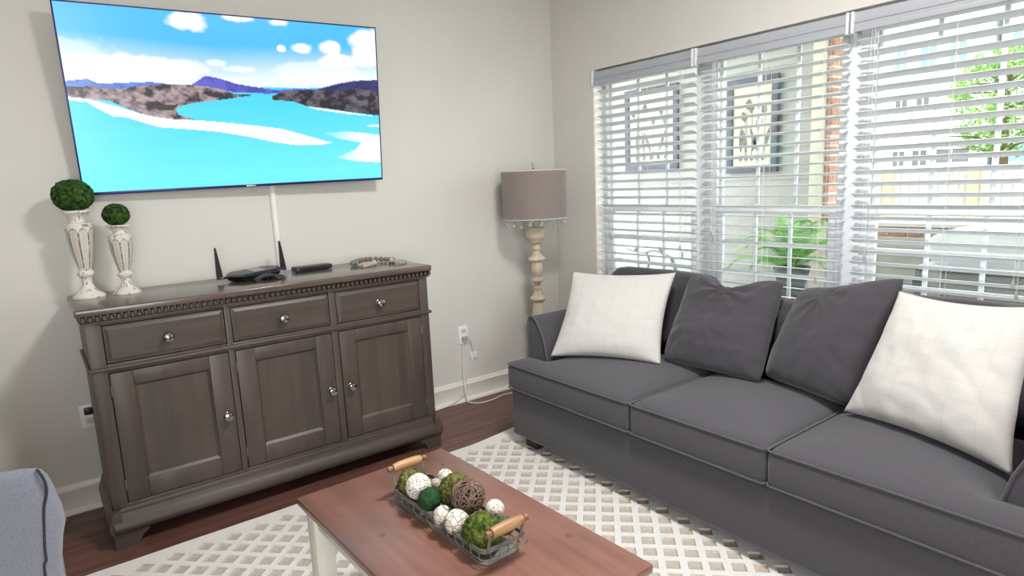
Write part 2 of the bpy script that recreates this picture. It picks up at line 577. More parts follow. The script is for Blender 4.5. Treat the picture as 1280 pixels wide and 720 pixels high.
WY0, WY1, WZ0, WZ1 = -2.735, -0.383, 0.60, 2.031
wr = MB()
wr.box(0, 0.14, WY1, 0.0, -0.012, CH).box(0, 0.14, YS, WY0, -0.012, CH)
wr.box(0, 0.14, WY0, WY1, -0.012, WZ0).box(0, 0.14, WY0, WY1, WZ1, CH)
wr.build('wall_right', 'wall', kind='structure', smooth=0)
MB().box(XW - 0.1, 0.14, YS - 0.12, YS, -0.012, CH).build('wall_rear', 'wall', kind='structure', smooth=0)
MB().box(XW - 0.12, XW, YS, 0.0, -0.012, CH).build('wall_side', 'wall', kind='structure', smooth=0)


def baseboard(name, a, b, along):
    prof = [(0, 0), (0.030, 0), (0.030, 0.008), (0.027, 0.016), (0.021, 0.021), (0.016, 0.022), (0.016, 0.100), (0.019, 0.104),
            (0.019, 0.112), (0.012, 0.116), (0.012, 0.124), (0.006, 0.132), (0, 0.133)]
    if along == 'x':
        return MB().prism([(-d, z) for d, z in prof], 'x', a, b).build(name, 'trim', kind='structure')
    return MB().prism([(-d, z) for d, z in prof], 'y', a, b).build(name, 'trim', kind='structure')


baseboard('baseboard_left', XW, -0.031, 'x')
baseboard('baseboard_right', YS, 0.0, 'y')
rw = MB()
for a, b, c, d in ((-4.9, -4.82, 0.25, 2.45), (-1.78, -1.70, 0.25, 2.45), (-4.82, -1.78, 0.25, 0.33), (-4.82, -1.78, 2.37, 2.45), (-3.34, -3.26, 0.33, 2.37)):
    rw.box(a, b, YS + 0.0005, YS + 0.05, c, d, 0.003)
rw.build('window_4', 'vinyl', kind='structure')  # unseen frame on the rear wall, added only to surround the fill lamp
# white returns lining the window recess
rt = MB()
rt.box(0.002, 0.138, WY1 - 0.006, WY1 - 0.0005, WZ0, WZ1).box(0.002, 0.138, WY0 + 0.0005, WY0 + 0.006, WZ0, WZ1)
rt.box(-0.03, 0.138, WY0, WY1, WZ0 + 0.0005, WZ0 + 0.022, 0.004)
rt.build('trim_1', 'trim', kind='structure')


def window(n, y0, y1):
    """double-hung window, 3 x 3 lights in each sash; y0 is the far (left) side, y1 < y0"""
    zt, zb = WZ1 - 0.002, WZ0 + 0.024
    f = MB()
    fx0, fx1 = 0.082, 0.138
    f.box(fx0, fx1, y0 - 0.03, y0, zb, zt, 0.003).box(fx0, fx1, y1, y1 + 0.03, zb, zt, 0.003)
    f.box(fx0, fx1, y1 + 0.03, y0 - 0.03, zt - 0.03, zt, 0.003).box(fx0, fx1, y1 + 0.03, y0 - 0.03, zb, zb + 0.03, 0.003)
    win = f.build('window_%d' % n, 'vinyl', kind='structure')
    ya, yb = y1 + 0.031, y0 - 0.031

    def sash(name, x0, x1, za, zb_, st=0.036):
        s = MB()
        s.box(x0, x1, ya, ya + st, za, zb_, 0.003).box(x0, x1, yb - st, yb, za, zb_, 0.003)
        s.box(x0, x1, ya + st, yb - st, za, za + 0.034, 0.003).box(x0, x1, ya + st, yb - st, zb_ - 0.034, zb_, 0.003)
        so_ = s.build(name, 'vinyl', win)
        gy0, gy1, gz0, gz1 = ya + st, yb - st, za + 0.034, zb_ - 0.034
        xm = (x0 + x1) / 2
        MB().box(xm - 0.002, xm + 0.002, gy0, gy1, gz0, gz1).build('pane', 'glass', so_, smooth=0)
        for k in (1, 2):
            yy = gy0 + (gy1 - gy0) * k / 3
            MB().box(xm - 0.007, xm + 0.007, yy - 0.009, yy + 0.009, gz0, gz1, 0.003).build('muntin', 'vinyl', so_)
            zz = gz0 + (gz1 - gz0) * k / 3
            MB().box(xm - 0.0065, xm + 0.0065, gy0, gy1, zz - 0.009, zz + 0.009, 0.003).build('muntin', 'vinyl', so_)
        return so_
    zm = 1.165
    sash('upper_sash', 0.110, 0.132, zm - 0.008, zt - 0.031, 0.014)
    lo = sash('lower_sash', 0.086, 0.108, zb + 0.031, zm + 0.030)
    ym = (ya + yb) / 2
    for yy in (ym - 0.12, ym + 0.12):
        MB().box(0.088, 0.106, yy - 0.025, yy + 0.025, zm + 0.030, zm + 0.038, 0.002).build('sash_lock', 'vinyl', lo)


WIN = [(-0.390, -1.128), (-1.200, -1.905), (-1.985, -2.727)]
for i, (a, b) in enumerate(WIN):
    window(i + 1, a, b)
for i, (a, b) in enumerate([(-1.128, -1.200), (-1.905, -1.985)]):
    MB().box(0.076, 0.138, b, a, WZ0 + 0.023, WZ1 - 0.001, 0.003).build('trim_%d' % (i + 2), 'vinyl', kind='structure')


# ------------------------------------------------------------------ blinds
def blind(y0, y1, tilt, label, left_z, right_z):
    """2-inch faux wood blind hung in the recess; y0 far end, y1 near end"""
    zt = WZ1 - 0.014
    t = thing('window_blind', label, 'blind', (0.035, (y0 + y1) / 2, WZ0 + 0.03), 'white slatted blinds over the three windows')
    # moulded valance (profile x,z), room side at -x
    prof = [(-0.006, zt), (-0.006, zt - 0.034), (-0.010, zt - 0.036), (-0.010, zt - 0.042), (-0.005, zt - 0.046), (-0.005, zt - 0.052),
            (-0.012, zt - 0.058), (-0.014, zt - 0.072), (-0.012, zt - 0.080), (0.004, zt - 0.080), (0.004, zt)]
    MB().prism(prof, 'y', y1, y0).build('valance', 'valance', t)
    for yy, s in ((y0, 1), (y1, -1)):
        MB().box(-0.018, 0.006, yy - 0.006, yy + 0.006, zt - 0.086, zt + 0.004, 0.003).build('valance_clip', 'crystal' if False else 'vinyl', t)
    MB().box(0.008, 0.062, y1 + 0.006, y0 - 0.006, zt - 0.052, zt - 0.004, 0.003).build('headrail', 'slat', t)
    # one slat: slightly crowned, inner edge raised by the tilt
    w = 0.0255
    ca, sa = math.cos(tilt), math.sin(tilt)
    prof = []
    for k in range(5):
        u = -1 + 2 * k / 4
        prof.append((u * w, 0.0022 * (1 - u * u) + 0.0013))
    for k in range(4, -1, -1):
        u = -1 + 2 * k / 4
        prof.append((u * w, 0.0022 * (1 - u * u) - 0.0013))
    z = zt - 0.072
    pr = [(0.035 + px * ca - pz * sa * -1, z - px * sa + pz * ca) for px, pz in prof]
    first = MB().prism(pr, 'y', y1 + 0.012, y0 - 0.012).build('slat', 'slat', t)
    n = 1
    while z - n * 0.0498 > WZ0 + 0.075:
        c = dup(first, (random.uniform(-0.001, 0.001), 0, -n * 0.0498 + random.uniform(-0.0008, 0.0008)))
        n += 1
    zbot = z - n * 0.0498
    MB().box(0.010, 0.060, y1 + 0.012, y0 - 0.012, zbot - 0.008, zbot + 0.008, 0.003).build('bottom_rail', 'slat', t)
    for fr in (0.13, 0.5, 0.87):
        yy = y0 + (y1 - y0) * fr
        for xx in (0.0085, 0.0615):
            MB().tube([(xx, yy, zt - 0.06), (xx, yy, zbot)], 0.0010, 5).build('ladder_cord', 'cord', t)
        MB().tube([(0.035, yy + 0.012, zt - 0.06), (0.035, yy + 0.012, zbot)], 0.0009, 5).build('lift_cord', 'cord', t)

    def pull(yy, zz):
        MB().tube([(-0.002, yy, zt - 0.075), (-0.004, yy, zt - 0.3), (-0.004, yy, zz)], 0.0010, 5).build('pull_cord', 'cord', t)
        MB().lathe([(0.003, zz), (0.0045, zz - 0.004), (0.0062, zz - 0.026), (0.0062, zz - 0.030), (0.003, zz - 0.031)], (-0.0075, yy), 10).build('cord_tassel', 'plug', t)
    for yy, zz in left_z + right_z:
        pull(yy, zz)
    return t


blind(-0.392, -1.138, math.radians(19), 'white slatted blind over the left window nearest the corner', [(-0.516, 1.035), (-0.528, 1.015)], [(-1.055, 0.98), (-1.072, 0.945)])
blind(-1.160, -1.936, math.radians(9), 'white slatted blind over the middle window with fern behind', [(-1.262, 1.065), (-1.275, 1.045)], [(-1.835, 0.87)])
blind(-1.957, -2.728, math.radians(22), 'white slatted blind over the right window with fence and tree behind', [(-2.034, 1.02), (-2.048, 0.995)], [(-2.585, 0.93), (-2.598, 0.89)])


# ------------------------------------------------------------------ television
def build_tv():
    o = Vector((-2.0293, -0.12, 1.789))
    yaw, tilt, roll, Wd = -0.0435, 0.1097, 0.0157, 1.3658
    Hh = Wd * 0.5655
    ex = Vector((math.cos(yaw), math.sin(yaw), 0)); n = Vector((math.sin(yaw), -math.cos(yaw), 0))
    ez = Vector((0, 0, math.cos(tilt))) + n * math.sin(tilt)
    e2 = ex * math.cos(roll) + ez * math.sin(roll)
    z2 = -ex * math.sin(roll) + ez * math.cos(roll)
    nn = e2.cross(z2) * 1.0       # toward room
    if nn.y > 0:
        nn = -nn
    R = Matrix(((e2.x, nn.x, z2.x, o.x), (e2.y, nn.y, z2.y, o.y), (e2.z, nn.z, z2.z, o.z), (0, 0, 0, 1)))
    t = thing('television', 'large flat television on the left wall showing a turquoise beach', 'television', (o.x, -0.05, o.z))
    w, h = Wd / 2, Hh / 2
    # local y points into the room
    MB().box(-w, w, -0.022, -0.004, -h, h, 0.003, xf=R).build('back_shell', 'tvback', t)
    MB().box(-w * 0.72, w * 0.72, -0.045, -0.020, -h * 0.80, h * 0.45, 0.012, xf=R).build('back_housing', 'tvback', t)
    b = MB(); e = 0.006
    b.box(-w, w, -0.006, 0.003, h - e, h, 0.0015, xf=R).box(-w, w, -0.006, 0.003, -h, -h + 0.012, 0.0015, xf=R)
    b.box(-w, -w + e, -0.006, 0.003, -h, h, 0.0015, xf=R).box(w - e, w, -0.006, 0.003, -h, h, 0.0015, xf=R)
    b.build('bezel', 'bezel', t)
    MB().box(-0.022, 0.022, 0.002, 0.0045, -h + 0.002, -h + 0.008, 0.001, xf=R).build('badge', 'silver', t)
    MB().box(-0.2, 0.2, -0.055, -0.043, -0.18, 0.18, 0.004, xf=R).build('wall_mount', 'tvback', t)
    MB().box(o.x - 0.05, o.x + 0.05, -0.085, -0.002, o.z - 0.08, o.z + 0.08, 0.004).build('mount_arm', 'tvback', t)
    # picture painted per vertex on the screen
    NX, NY = 340, 192
    uu, vv = np.meshgrid(np.linspace(0, 1, NX), np.linspace(0, 1, NY))
    def L(c): return np.array(lin(c)[:3])
    rng = np.random.RandomState(3)
    def nz(seed, octs, sx, sy):
        out = np.zeros_like(uu); amp = 1; tot = 0
        r = np.random.RandomState(seed)
        for k in range(octs):
            gx, gy = int(sx * 2 ** k) + 2, int(sy * 2 ** k) + 2
            g = r.rand(gy, gx)
            X = uu * (gx - 1.001); Y = vv * (gy - 1.001)
            i = X.astype(int); j = Y.astype(int); fx = X - i; fy = Y - j
            fx = fx * fx * (3 - 2 * fx); fy = fy * fy * (3 - 2 * fy)
            out += amp * (g[j, i] * (1 - fx) * (1 - fy) + g[j, i + 1] * fx * (1 - fy) + g[j + 1, i] * (1 - fx) * fy + g[j + 1, i + 1] * fx * fy)
            tot += amp; amp *= 0.55
        return out / tot
    def inside(poly):
        res = np.zeros(uu.shape, bool); n_ = len(poly)
        for i in range(n_):
            x1, y1 = poly[i]; x2, y2 = poly[(i + 1) % n_]
            c = ((y1 > vv) != (y2 > vv))
            with np.errstate(divide='ignore', invalid='ignore'):
                xi = (x2 - x1) * (vv - y1) / (y2 - y1 + 1e-12) + x1
            res ^= c & (uu < xi)
        return res
    def mixc(a, b_, t_):
        return a * (1 - t_[..., None]) + b_ * t_[..., None]
    img = np.zeros(uu.shape + (3,))
    hor = 0.42 - 0.03 * uu
    s = np.clip(vv / hor, 0, 1)
    img[:] = mixc(np.broadcast_to(L((72, 186, 247)), img.shape), L((232, 243, 252)), np.clip((s - 0.30 - 0.25 * (1 - np.abs(uu - 0.45) * 2) * 0.5) / 0.5, 0, 1) ** 1.1)
    n1 = nz(5, 5, 9, 6)
    for (cx, cy), rx, ry, st in [((0.345, 0.045), 0.080, 0.062, 1), ((0.515, 0.0), 0.06, 0.035, 1), ((0.64, 0.012), 0.045, 0.03, 1), ((0.647, 0.166), 0.018, 0.024, 1),
                             ((0.718, 0.156), 0.046, 0.04, 1), ((0.817, 0.141), 0.05, 0.05, 1), ((0.965, 0.145), 0.075, 0.11, 1), ((0.436, 0.27), 0.035, 0.018, .6),
                             ((0.86, 0.216), 0.08, 0.045, .9), ((0.15, 0.315), 0.22, 0.062, .85), ((0.507, 0.30), 0.07, 0.03, .7), ((0.75, 0.3), 0.2, 0.06, .5), ((0.0, 0.25), 0.12, 0.09, .35)]:
        d = np.sqrt(((uu - cx) / rx) ** 2 + ((vv - cy) / ry) ** 2) + (n1 - 0.5) * 1.5
        img = mixc(img, L((250, 251, 253)), np.clip((1.05 - d) / 0.3, 0, 1) * st)
    water = vv > hor
    wc = mixc(np.broadcast_to(L((70, 208, 238)), img.shape), L((112, 236, 252)), np.clip((vv - 0.42) / 0.5, 0, 1))
    img[water] = wc[water]
    n2 = nz(9, 5, 40, 30); n3 = nz(11, 4, 6, 30)
    for poly, ca, cb in [
        ([(-0.01, 0.401), (0.057, 0.385), (0.082, 0.407), (0.143, 0.401), (0.224, 0.391), (0.281, 0.4), (0.28, 0.425), (-0.016, 0.436)], (92, 140, 214), (84, 96, 196)),
        ([(0.34, 0.404), (0.373, 0.365), (0.385, 0.349), (0.396, 0.347), (0.431, 0.357), (0.484, 0.386), (0.539, 0.4), (0.615, 0.418), (0.66, 0.41), (0.72, 0.403), (0.78, 0.41), (0.78, 0.425), (0.595, 0.44), (0.481, 0.439), (0.392, 0.412)], (76, 72, 176), (96, 98, 200)),
        ([(0.764, 0.404), (0.846, 0.364), (0.913, 0.342), (1.028, 0.33), (1.026, 0.41), (0.769, 0.415)], (34, 40, 92), (52, 56, 112)),
        ([(-0.008, 0.427), (0.065, 0.423), (0.133, 0.435), (0.182, 0.417), (0.256, 0.401), (0.323, 0.398), (0.392, 0.407), (0.436, 0.421), (0.471, 0.445), (0.537, 0.451), (0.479, 0.469), (0.424, 0.484), (0.369, 0.497), (0.316, 0.515), (0.289, 0.539), (0.295, 0.571), (0.345, 0.600), (0.268, 0.605), (0.211, 0.585), (0.158, 0.544), (0.106, 0.499), (-0.012, 0.481)], (52, 46, 58), (176, 156, 158)),
        ([(0.599, 0.457), (0.645, 0.421), (0.737, 0.412), (0.822, 0.413), (0.9, 0.397), (1.026, 0.399), (1.021, 0.574), (0.883, 0.548), (0.796, 0.527), (0.723, 0.514), (0.673, 0.484), (0.603, 0.479)], (34, 32, 42), (104, 96, 108)),
        ([(-0.01, 0.478), (0.053, 0.491), (0.097, 0.515), (0.157, 0.549), (0.211, 0.58), (0.277, 0.597), (0.345, 0.603), (0.452, 0.62), (0.546, 0.638), (0.624, 0.656), (0.694, 0.692), (0.767, 0.73), (0.809, 0.75), (0.765, 0.763), (0.681, 0.764), (0.59, 0.738), (0.504, 0.702), (0.413, 0.673), (0.325, 0.656), (0.232, 0.643), (0.192, 0.619), (0.146, 0.588), (0.107, 0.581), (0.079, 0.55), (0.045, 0.508), (-0.01, 0.495)], (252, 249, 246), (247, 242, 239)),
    ]:
        msk = inside(poly)
        tt = np.clip((n2 - 0.38) / 0.26, 0, 1)
        img[msk] = mixc(np.broadcast_to(L(ca), img.shape), L(cb), tt)[msk]
    green = inside([(0.22, 0.52), (0.30, 0.512), (0.28, 0.545), (0.24, 0.55)])
    img[green] = L((60, 62, 40))
    bar = inside([(0.779, 0.685), (0.879, 0.677), (1.029, 0.708), (1.024, 0.897), (0.906, 0.882), (0.82, 0.85), (0.897, 0.80), (0.922, 0.753), (0.832, 0.723)])
    k = np.clip((uu - 0.76) / 0.16, 0.25, 1)
    img[bar] = mixc(img, L((240, 246, 246)), k)[bar]
    streak = inside([(0.94, 0.635), (1.02, 0.63), (1.02, 0.65), (0.96, 0.645)]) | inside([(0.72, 0.515), (0.80, 0.53), (0.99, 0.575), (0.87, 0.56), (0.76, 0.535)])
    img[streak] = L((244, 248, 248))
    img[water] = img[water] * (0.96 + 0.08 * n3[water])[..., None]
    vs = []
    for j in range(NY):
        for i in range(NX):
            p = R @ Vector((-w + e + (2 * w - 2 * e) * i / (NX - 1), 0.0012, h - e - (2 * h - e - 0.012) * j / (NY - 1)))
            vs.append((p.x, p.y, p.z))
    fs = [(j * NX + i, (j + 1) * NX + i, (j + 1) * NX + i + 1, j * NX + i + 1) for j in range(NY - 1) for i in range(NX - 1)]
    mb = MB().add(vs, fs)
    mb.col = np.concatenate([img.reshape(-1, 3), np.ones((NX * NY, 1))], 1)
    mb.build('screen', 'screen', t, smooth=0)


build_tv()
# cable raceway below the television
cr = MB()
prof = [(-1.918, 0), (-1.918, -0.006), (-1.913, -0.014), (-1.902, -0.018), (-1.891, -0.014), (-1.886, -0.006), (-1.886, 0)]
cr.prism(prof, 'z', 0.30, 1.42)
tag(cr.build('cable_cover', 'trim'), 'white cable cover running down the wall from the television to the sideboard', 'cable cover')


# ------------------------------------------------------------------ sideboard
def build_sideboard():
    t = thing('sideboard', 'grey brown wooden sideboard with three drawers and three doors', 'sideboard', (-2.06, -0.27, 0))
    XA, XB, YF, YB = -2.790, -1.315, -0.478, -0.035
    MB().box(XA + 0.004, XB - 0.004, -0.452, YB, 0.066, 0.93).build('carcass', 'wooddark', t, smooth=0)
    # side panels and face frame
    MB().box(XA, XA + 0.022, -0.455, YB, 0.15, 0.918, 0.002).build('side_panel', 'wood', t)
    MB().box(XB - 0.022, XB, -0.455, YB, 0.15, 0.918, 0.002).build('side_panel', 'wood', t)
    fr = MB()
    for a, b in ((XA, -2.738), (-2.298, -2.274), (-1.840, -1.809), (-1.363, XB)):
        fr.box(a, b, YF, -0.450, 0.15, 0.918, 0.0015)
    for a, b in ((-2.738, -2.298), (-2.274, -1.840), (-1.809, -1.363)):
        fr.box(a, b, YF, -0.450, 0.900, 0.918, 0.0015).box(a, b, YF, -0.450, 0.711, 0.746, 0.0015).box(a, b, YF, -0.450, 0.15, 0.173, 0.0015)
    fr.build('face_frame', 'wood', t)
    # waist moulding wraps front and sides
    for nm, args in (('waist_moulding', (XA - 0.012, XB + 0.012, YF - 0.013, YF + 0.002)), ):
        MB().box(args[0], args[1], args[2], args[3], 0.722, 0.737, 0.005, 3).box(XA - 0.012, XA + 0.002, YF, YB, 0.722, 0.737, 0.005).box(XB - 0.002, XB + 0.012, YF, YB, 0.722, 0.737, 0.005).build(nm, 'woodx', t)
    # top with eased edge, dentil course below
    MB().box(-2.817, -1.301, -0.514, -0.028, 0.946, 0.974, 0.006, 3).build('top', 'woodtop', t)
    MB().box(XA - 0.006, XB + 0.004, YF - 0.006, YB, 0.915, 0.946, 0.002).build('cornice', 'woodx', t)
    dn = MB()
    k = 0
    x = XA - 0.010
    while x < XB + 0.004:
        dn.box(x, x + 0.0145, YF - 0.022, YF - 0.004, 0.921, 0.943, 0.003, 1)
        x += 0.0232
    y = YF + 0.01
    while y < YB:
        dn.box(XA - 0.018, XA - 0.004, y, y + 0.0145, 0.921, 0.943, 0.003, 1)
        dn.box(XB + 0.002, XB + 0.014, y, y + 0.0145, 0.921, 0.943, 0.003, 1)
        y += 0.0232
    dn.box(XA - 0.012, XB + 0.010, YF - 0.016, YB, 0.913, 0.9185, 0.002)
    dn.build('dentil_moulding', 'woodx', t)

    def knob(x, z, parent):
        K = 1.27
        prof = [(0.0105, 0), (0.0105, 0.003), (0.006, 0.006), (0.005, 0.012), (0.010, 0.016), (0.0155, 0.021), (0.0165, 0.026), (0.014, 0.031), (0.007, 0.034), (0.0005, 0.0345)]
        prof = [(a * K, b * K) for a, b in prof]
        xf = Matrix.Translation((x, YF - 0.001, z)) @ Matrix.Rotation(PI / 2, 4, 'X')
        MB().lathe(prof, (0, 0), 20, xf=xf).build('knob', 'knob', parent)

    def bevel_front(x0, x1, z0, z1, name, mk):
        """drawer front: slab with a raised bevelled field"""
        m = MB().box(x0, x1, YF + 0.001, -0.456, z0, z1, 0.003)
        b = 0.012
        ys, yf = YF + 0.0008, YF - 0.0045
        o = [(x0 + 0.006, ys, z0 + 0.006), (x1 - 0.006, ys, z0 + 0.006), (x1 - 0.006, ys, z1 - 0.006), (x0 + 0.006, ys, z1 - 0.006)]
        i = [(x0 + 0.006 + b, yf, z0 + 0.006 + b), (x1 - 0.006 - b, yf, z0 + 0.006 + b), (x1 - 0.006 - b, yf, z1 - 0.006 - b), (x0 + 0.006 + b, yf, z1 - 0.006 - b)]
        m.add(o + i, [(4, 5, 6, 7)] + [(k, (k + 1) % 4, 4 + (k + 1) % 4, 4 + k) for k in range(4)])
        return m.build(name, mk, t, smooth=20)
    for x0, x1, kx in ((-2.735, -2.301, -2.520), (-2.271, -1.843, -2.060), (-1.806, -1.366, -1.592)):
        d = bevel_front(x0, x1, 0.7490, 0.8970, 'drawer', 'woodx')
        knob(kx, 0.820, d)
    for x0, x1, kx, hx in ((-2.735, -2.301, -2.335, -2.7365), (-2.271, -1.843, -1.870, -2.2725), (-1.806, -1.366, -1.772, -1.3645)):
        z0, z1 = 0.176, 0.708
        m = MB()
        sw = 0.078
        m.box(x0, x0 + sw, YF - 0.003, -0.456, z0, z1, 0.003).box(x1 - sw, x1, YF - 0.003, -0.456, z0, z1, 0.003)
        m.box(x0 + sw, x1 - sw, YF - 0.003, -0.456, z1 - 0.056, z1, 0.003).box(x0 + sw, x1 - sw, YF - 0.003, -0.456, z0, z0 + 0.078, 0.003)
        d = m.build('door', 'wood', t)
        p = MB()
        a, b, c, e = x0 + sw - 0.001, x1 - sw + 0.001, z0 + 0.077, z1 - 0.055
        ys, yf = YF + 0.0005, YF + 0.010
        q = 0.012
        p.add([(a, ys, c), (b, ys, c), (b, ys, e), (a, ys, e), (a + q, yf, c + q), (b - q, yf, c + q), (b - q, yf, e - q), (a + q, yf, e - q)],
              [(4, 5, 6, 7)] + [(k, (k + 1) % 4, 4 + (k + 1) % 4, 4 + k) for k in range(4)])
        p.build('door_panel', 'wood', d, smooth=20)
        knob(kx, 0.437, d)
        for hz in (0.250, 0.640):
            MB().tube([(hx, YF - 0.003, hz - 0.022), (hx, YF - 0.003, hz + 0.022)], 0.0034, 8).build('hinge', 'hinge', d)
    # plinth: stepped and rounded base moulding
    prof = [(-0.440, 0.158), (YF - 0.004, 0.158), (YF - 0.008, 0.152), (YF - 0.008, 0.146), (YF - 0.016, 0.141), (YF - 0.018, 0.132), (YF - 0.026, 0.120), (YF - 0.036, 0.104),
            (YF - 0.040, 0.092), (YF - 0.040, 0.084), (YF - 0.034, 0.070), (YF - 0.022, 0.062), (-0.440, 0.062)]
    pl = MB().prism(prof, 'x', XA - 0.006, XB + 0.006)
    for s, xe in ((-1, XA), (1, XB)):
        pp = [(xe + s * (-(yy - YF)) if True else 0, zz) for yy, zz in prof]
        pp = [(xe + s * ((YF - yy) * 0.6), zz) for yy, zz in prof]
        pl.prism(pp, 'y', YF - 0.03, YB)
    pl.build('base_moulding', 'woodx', t)
    # bracket feet
    for s, xe in ((1, XA - 0.012), (-1, XB + 0.012)):
        xi = xe + s * 0.125
        poly = [(xe, 0.064), (xe, 0.0), (xe + s * 0.082, 0.0), (xe + s * 0.088, 0.018), (xe + s * 0.100, 0.036), (xi, 0.052), (xi, 0.064)]
        MB().prism(poly, 'y', -0.500, -0.475).box(min(xe, xe + s * 0.024), max(xe, xe + s * 0.024), -0.475, -0.38, 0.0, 0.064, 0.002).build('bracket_foot', 'woodx', t)
        MB().box(min(xe, xe + s * 0.09), max(xe, xe + s * 0.09), -0.10, -0.04, 0.0, 0.064, 0.002).build('bracket_foot', 'woodx', t)
    return t


build_sideboard()
TOP = 0.9742


# ------------------------------------------------------------------ candle holders with moss balls
def moss_ball(name, c, r, mk, label, cat, scale=(1, 1, 1), sub=5, amp=0.10, freq=9.0, group=None, fuzz=0):
    bm = bmesh.new()
    bmesh.ops.create_icosphere(bm, subdivisions=sub, radius=1)
    off = Vector((c[0] * 13.1, c[1] * 7.3, c[2] * 5.7))
    vs = []
    for v in bm.verts:
        d = v.co.normalized()
        h = noise.fractal(d * freq * 0.45 + off, 1.0, 2.0, 4) * amp + noise.noise(d * freq * 2.2 + off) * amp * 0.45
        q = d * (r * (1 + h))
        vs.append((c[0] + q.x * scale[0], c[1] + q.y * scale[1], c[2] + q.z * scale[2]))
    bm.verts.index_update()
    fs = [tuple(v.index for v in f.verts) for f in bm.faces]
    bm.free()
    m = MB().add(vs, fs)
    rnd = random.Random(int(r * 1e5) + sub)
    for k in range(fuzz):
        z = rnd.uniform(-1, 1); a = rnd.uniform(0, 2 * PI); q = math.sqrt(1 - z * z)
        d = Vector((q * math.cos(a), q * math.sin(a), z))
        tt = d.orthogonal().normalized()
        tt.rotate(Matrix.Rotation(rnd.uniform(0, 6.28), 3, d))
        b = Vector((c[0] + d.x * r * scale[0] * 0.97, c[1] + d.y * r * scale[1] * 0.97, c[2] + d.z * r * scale[2] * 0.97))
        ln = rnd.uniform(0.05, 0.16) * r
        tip = b + d * ln * 0.8 + tt * ln
        wv = tt.cross(d) * r * 0.018
        m.add([b - wv, b + wv, tip], [(0, 1, 2)])
    o = m.build(name, mk, None, smooth=180, loc=(c[0], c[1], c[2] - r * scale[2]))
    tag(o, label, cat, group)
    return o


def candle_holder(cx, cy, H, R, label):
    """H total height, R foot radius: foot, stem, knop, fluted urn, neck and cup"""
    t = thing('candle_holder', label, 'candle holder', (cx, cy, TOP), 'distressed white candle holders on the sideboard')
    seg = 96
    A = [(1.00, 0.0), (1.00, 0.018), (0.93, 0.032), (0.78, 0.052), (0.55, 0.082), (0.43, 0.110), (0.34, 0.15), (0.31, 0.19), (0.34, 0.225), (0.43, 0.245), (0.52, 0.262),
         (0.54, 0.285), (0.46, 0.302), (0.37, 0.318)]
    B = [(0.37, 0.318), (0.42, 0.345), (0.52, 0.41), (0.62, 0.49), (0.70, 0.57), (0.76, 0.65), (0.79, 0.72), (0.80, 0.78), (0.80, 0.815), (0.82, 0.828), (0.82, 0.842), (0.76, 0.852), (0.60, 0.862)]
    Cc = [(0.60, 0.862), (0.46, 0.872), (0.42, 0.890), (0.46, 0.915), (0.58, 0.942), (0.76, 0.966), (0.84, 0.975), (0.84, 0.995), (0.80, 1.0), (0.1, 0.985)]

    def dens(P, n):
        out = []
        for (r0, z0), (r1, z1) in zip(P, P[1:]):
            for k in range(n):
                out.append((r0 + (r1 - r0) * k / n, z0 + (z1 - z0) * k / n))
        return out + [P[-1]]
    rnd = random.Random(int(cx * 1000))
    white = np.array(lin((228, 224, 214))[:3]); brown = np.array(lin((104, 80, 60))[:3]); tan = np.array(lin((186, 180, 166))[:3])

    def ring(P, name, flute):
        P = dens(P, 5)
        m = MB(); vs = []; cols = []
        for r, z in P:
            for k in range(seg):
                a = 2 * PI * k / seg
                rr = r * R
                c = white.copy()
                n = noise.fractal(Vector((math.cos(a) * 3 + cx * 50, math.sin(a) * 3, z * 26)), 1.0, 2.0, 4)
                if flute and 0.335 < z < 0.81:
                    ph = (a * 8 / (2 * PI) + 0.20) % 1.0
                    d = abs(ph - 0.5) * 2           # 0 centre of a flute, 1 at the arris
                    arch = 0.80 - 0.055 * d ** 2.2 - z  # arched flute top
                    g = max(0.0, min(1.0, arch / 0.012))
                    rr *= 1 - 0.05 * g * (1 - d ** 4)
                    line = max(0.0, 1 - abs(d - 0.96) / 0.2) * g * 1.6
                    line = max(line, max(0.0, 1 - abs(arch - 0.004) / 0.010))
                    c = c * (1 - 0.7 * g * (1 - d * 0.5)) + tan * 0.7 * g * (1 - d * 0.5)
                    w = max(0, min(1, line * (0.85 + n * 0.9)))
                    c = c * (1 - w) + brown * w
                else:
                    w = max(0.0, min(1.0, (n - 0.22) * 3.2)) * 0.75
                    c = c * (1 - w) + brown * w
                vs.append((cx + rr * math.cos(a), cy + rr * math.sin(a), TOP + z * H))
                cols.append(tuple(c) + (1.0,))
        fs = [(i * seg + k, i * seg + (k + 1) % seg, (i + 1) * seg + (k + 1) % seg, (i + 1) * seg + k) for i in range(len(P) - 1) for k in range(seg)]
        if P[0][1] == 0.0:
            fs.append(tuple(range(seg - 1, -1, -1)))
        if P[-1][1] > 0.98:
            fs.append(tuple((len(P) - 1) * seg + k for k in range(seg)))
        m.add(vs, fs)
        m.col = cols
        m.build(name, 'distress', t, smooth=50)
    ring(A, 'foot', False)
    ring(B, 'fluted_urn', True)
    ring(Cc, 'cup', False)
    return t


candle_holder(-2.742, -0.15, 0.362, 0.060, 'taller distressed white fluted candle holder at the left end of the sideboard')
candle_holder(-2.604, -0.165, 0.293, 0.0545, 'shorter distressed white fluted candle holder, second from the left end of the sideboard')
moss_ball('moss_ball', (-2.745, -0.15, TOP + 0.362 + 0.060), 0.070, 'moss_dark', 'large dark green moss ball on the taller white candle holder', 'moss ball', (1.06, 1.0, 0.92), 5, 0.08, 16, 'moss balls on the candle holders', fuzz=500)
moss_ball('moss_ball', (-2.606, -0.165, TOP + 0.293 + 0.043), 0.0495, 'moss_dark', 'small dark green moss ball on the shorter white candle holder', 'moss ball', (1.02, 1.0, 0.92), 5, 0.08, 16, 'moss balls on the candle holders', fuzz=400)


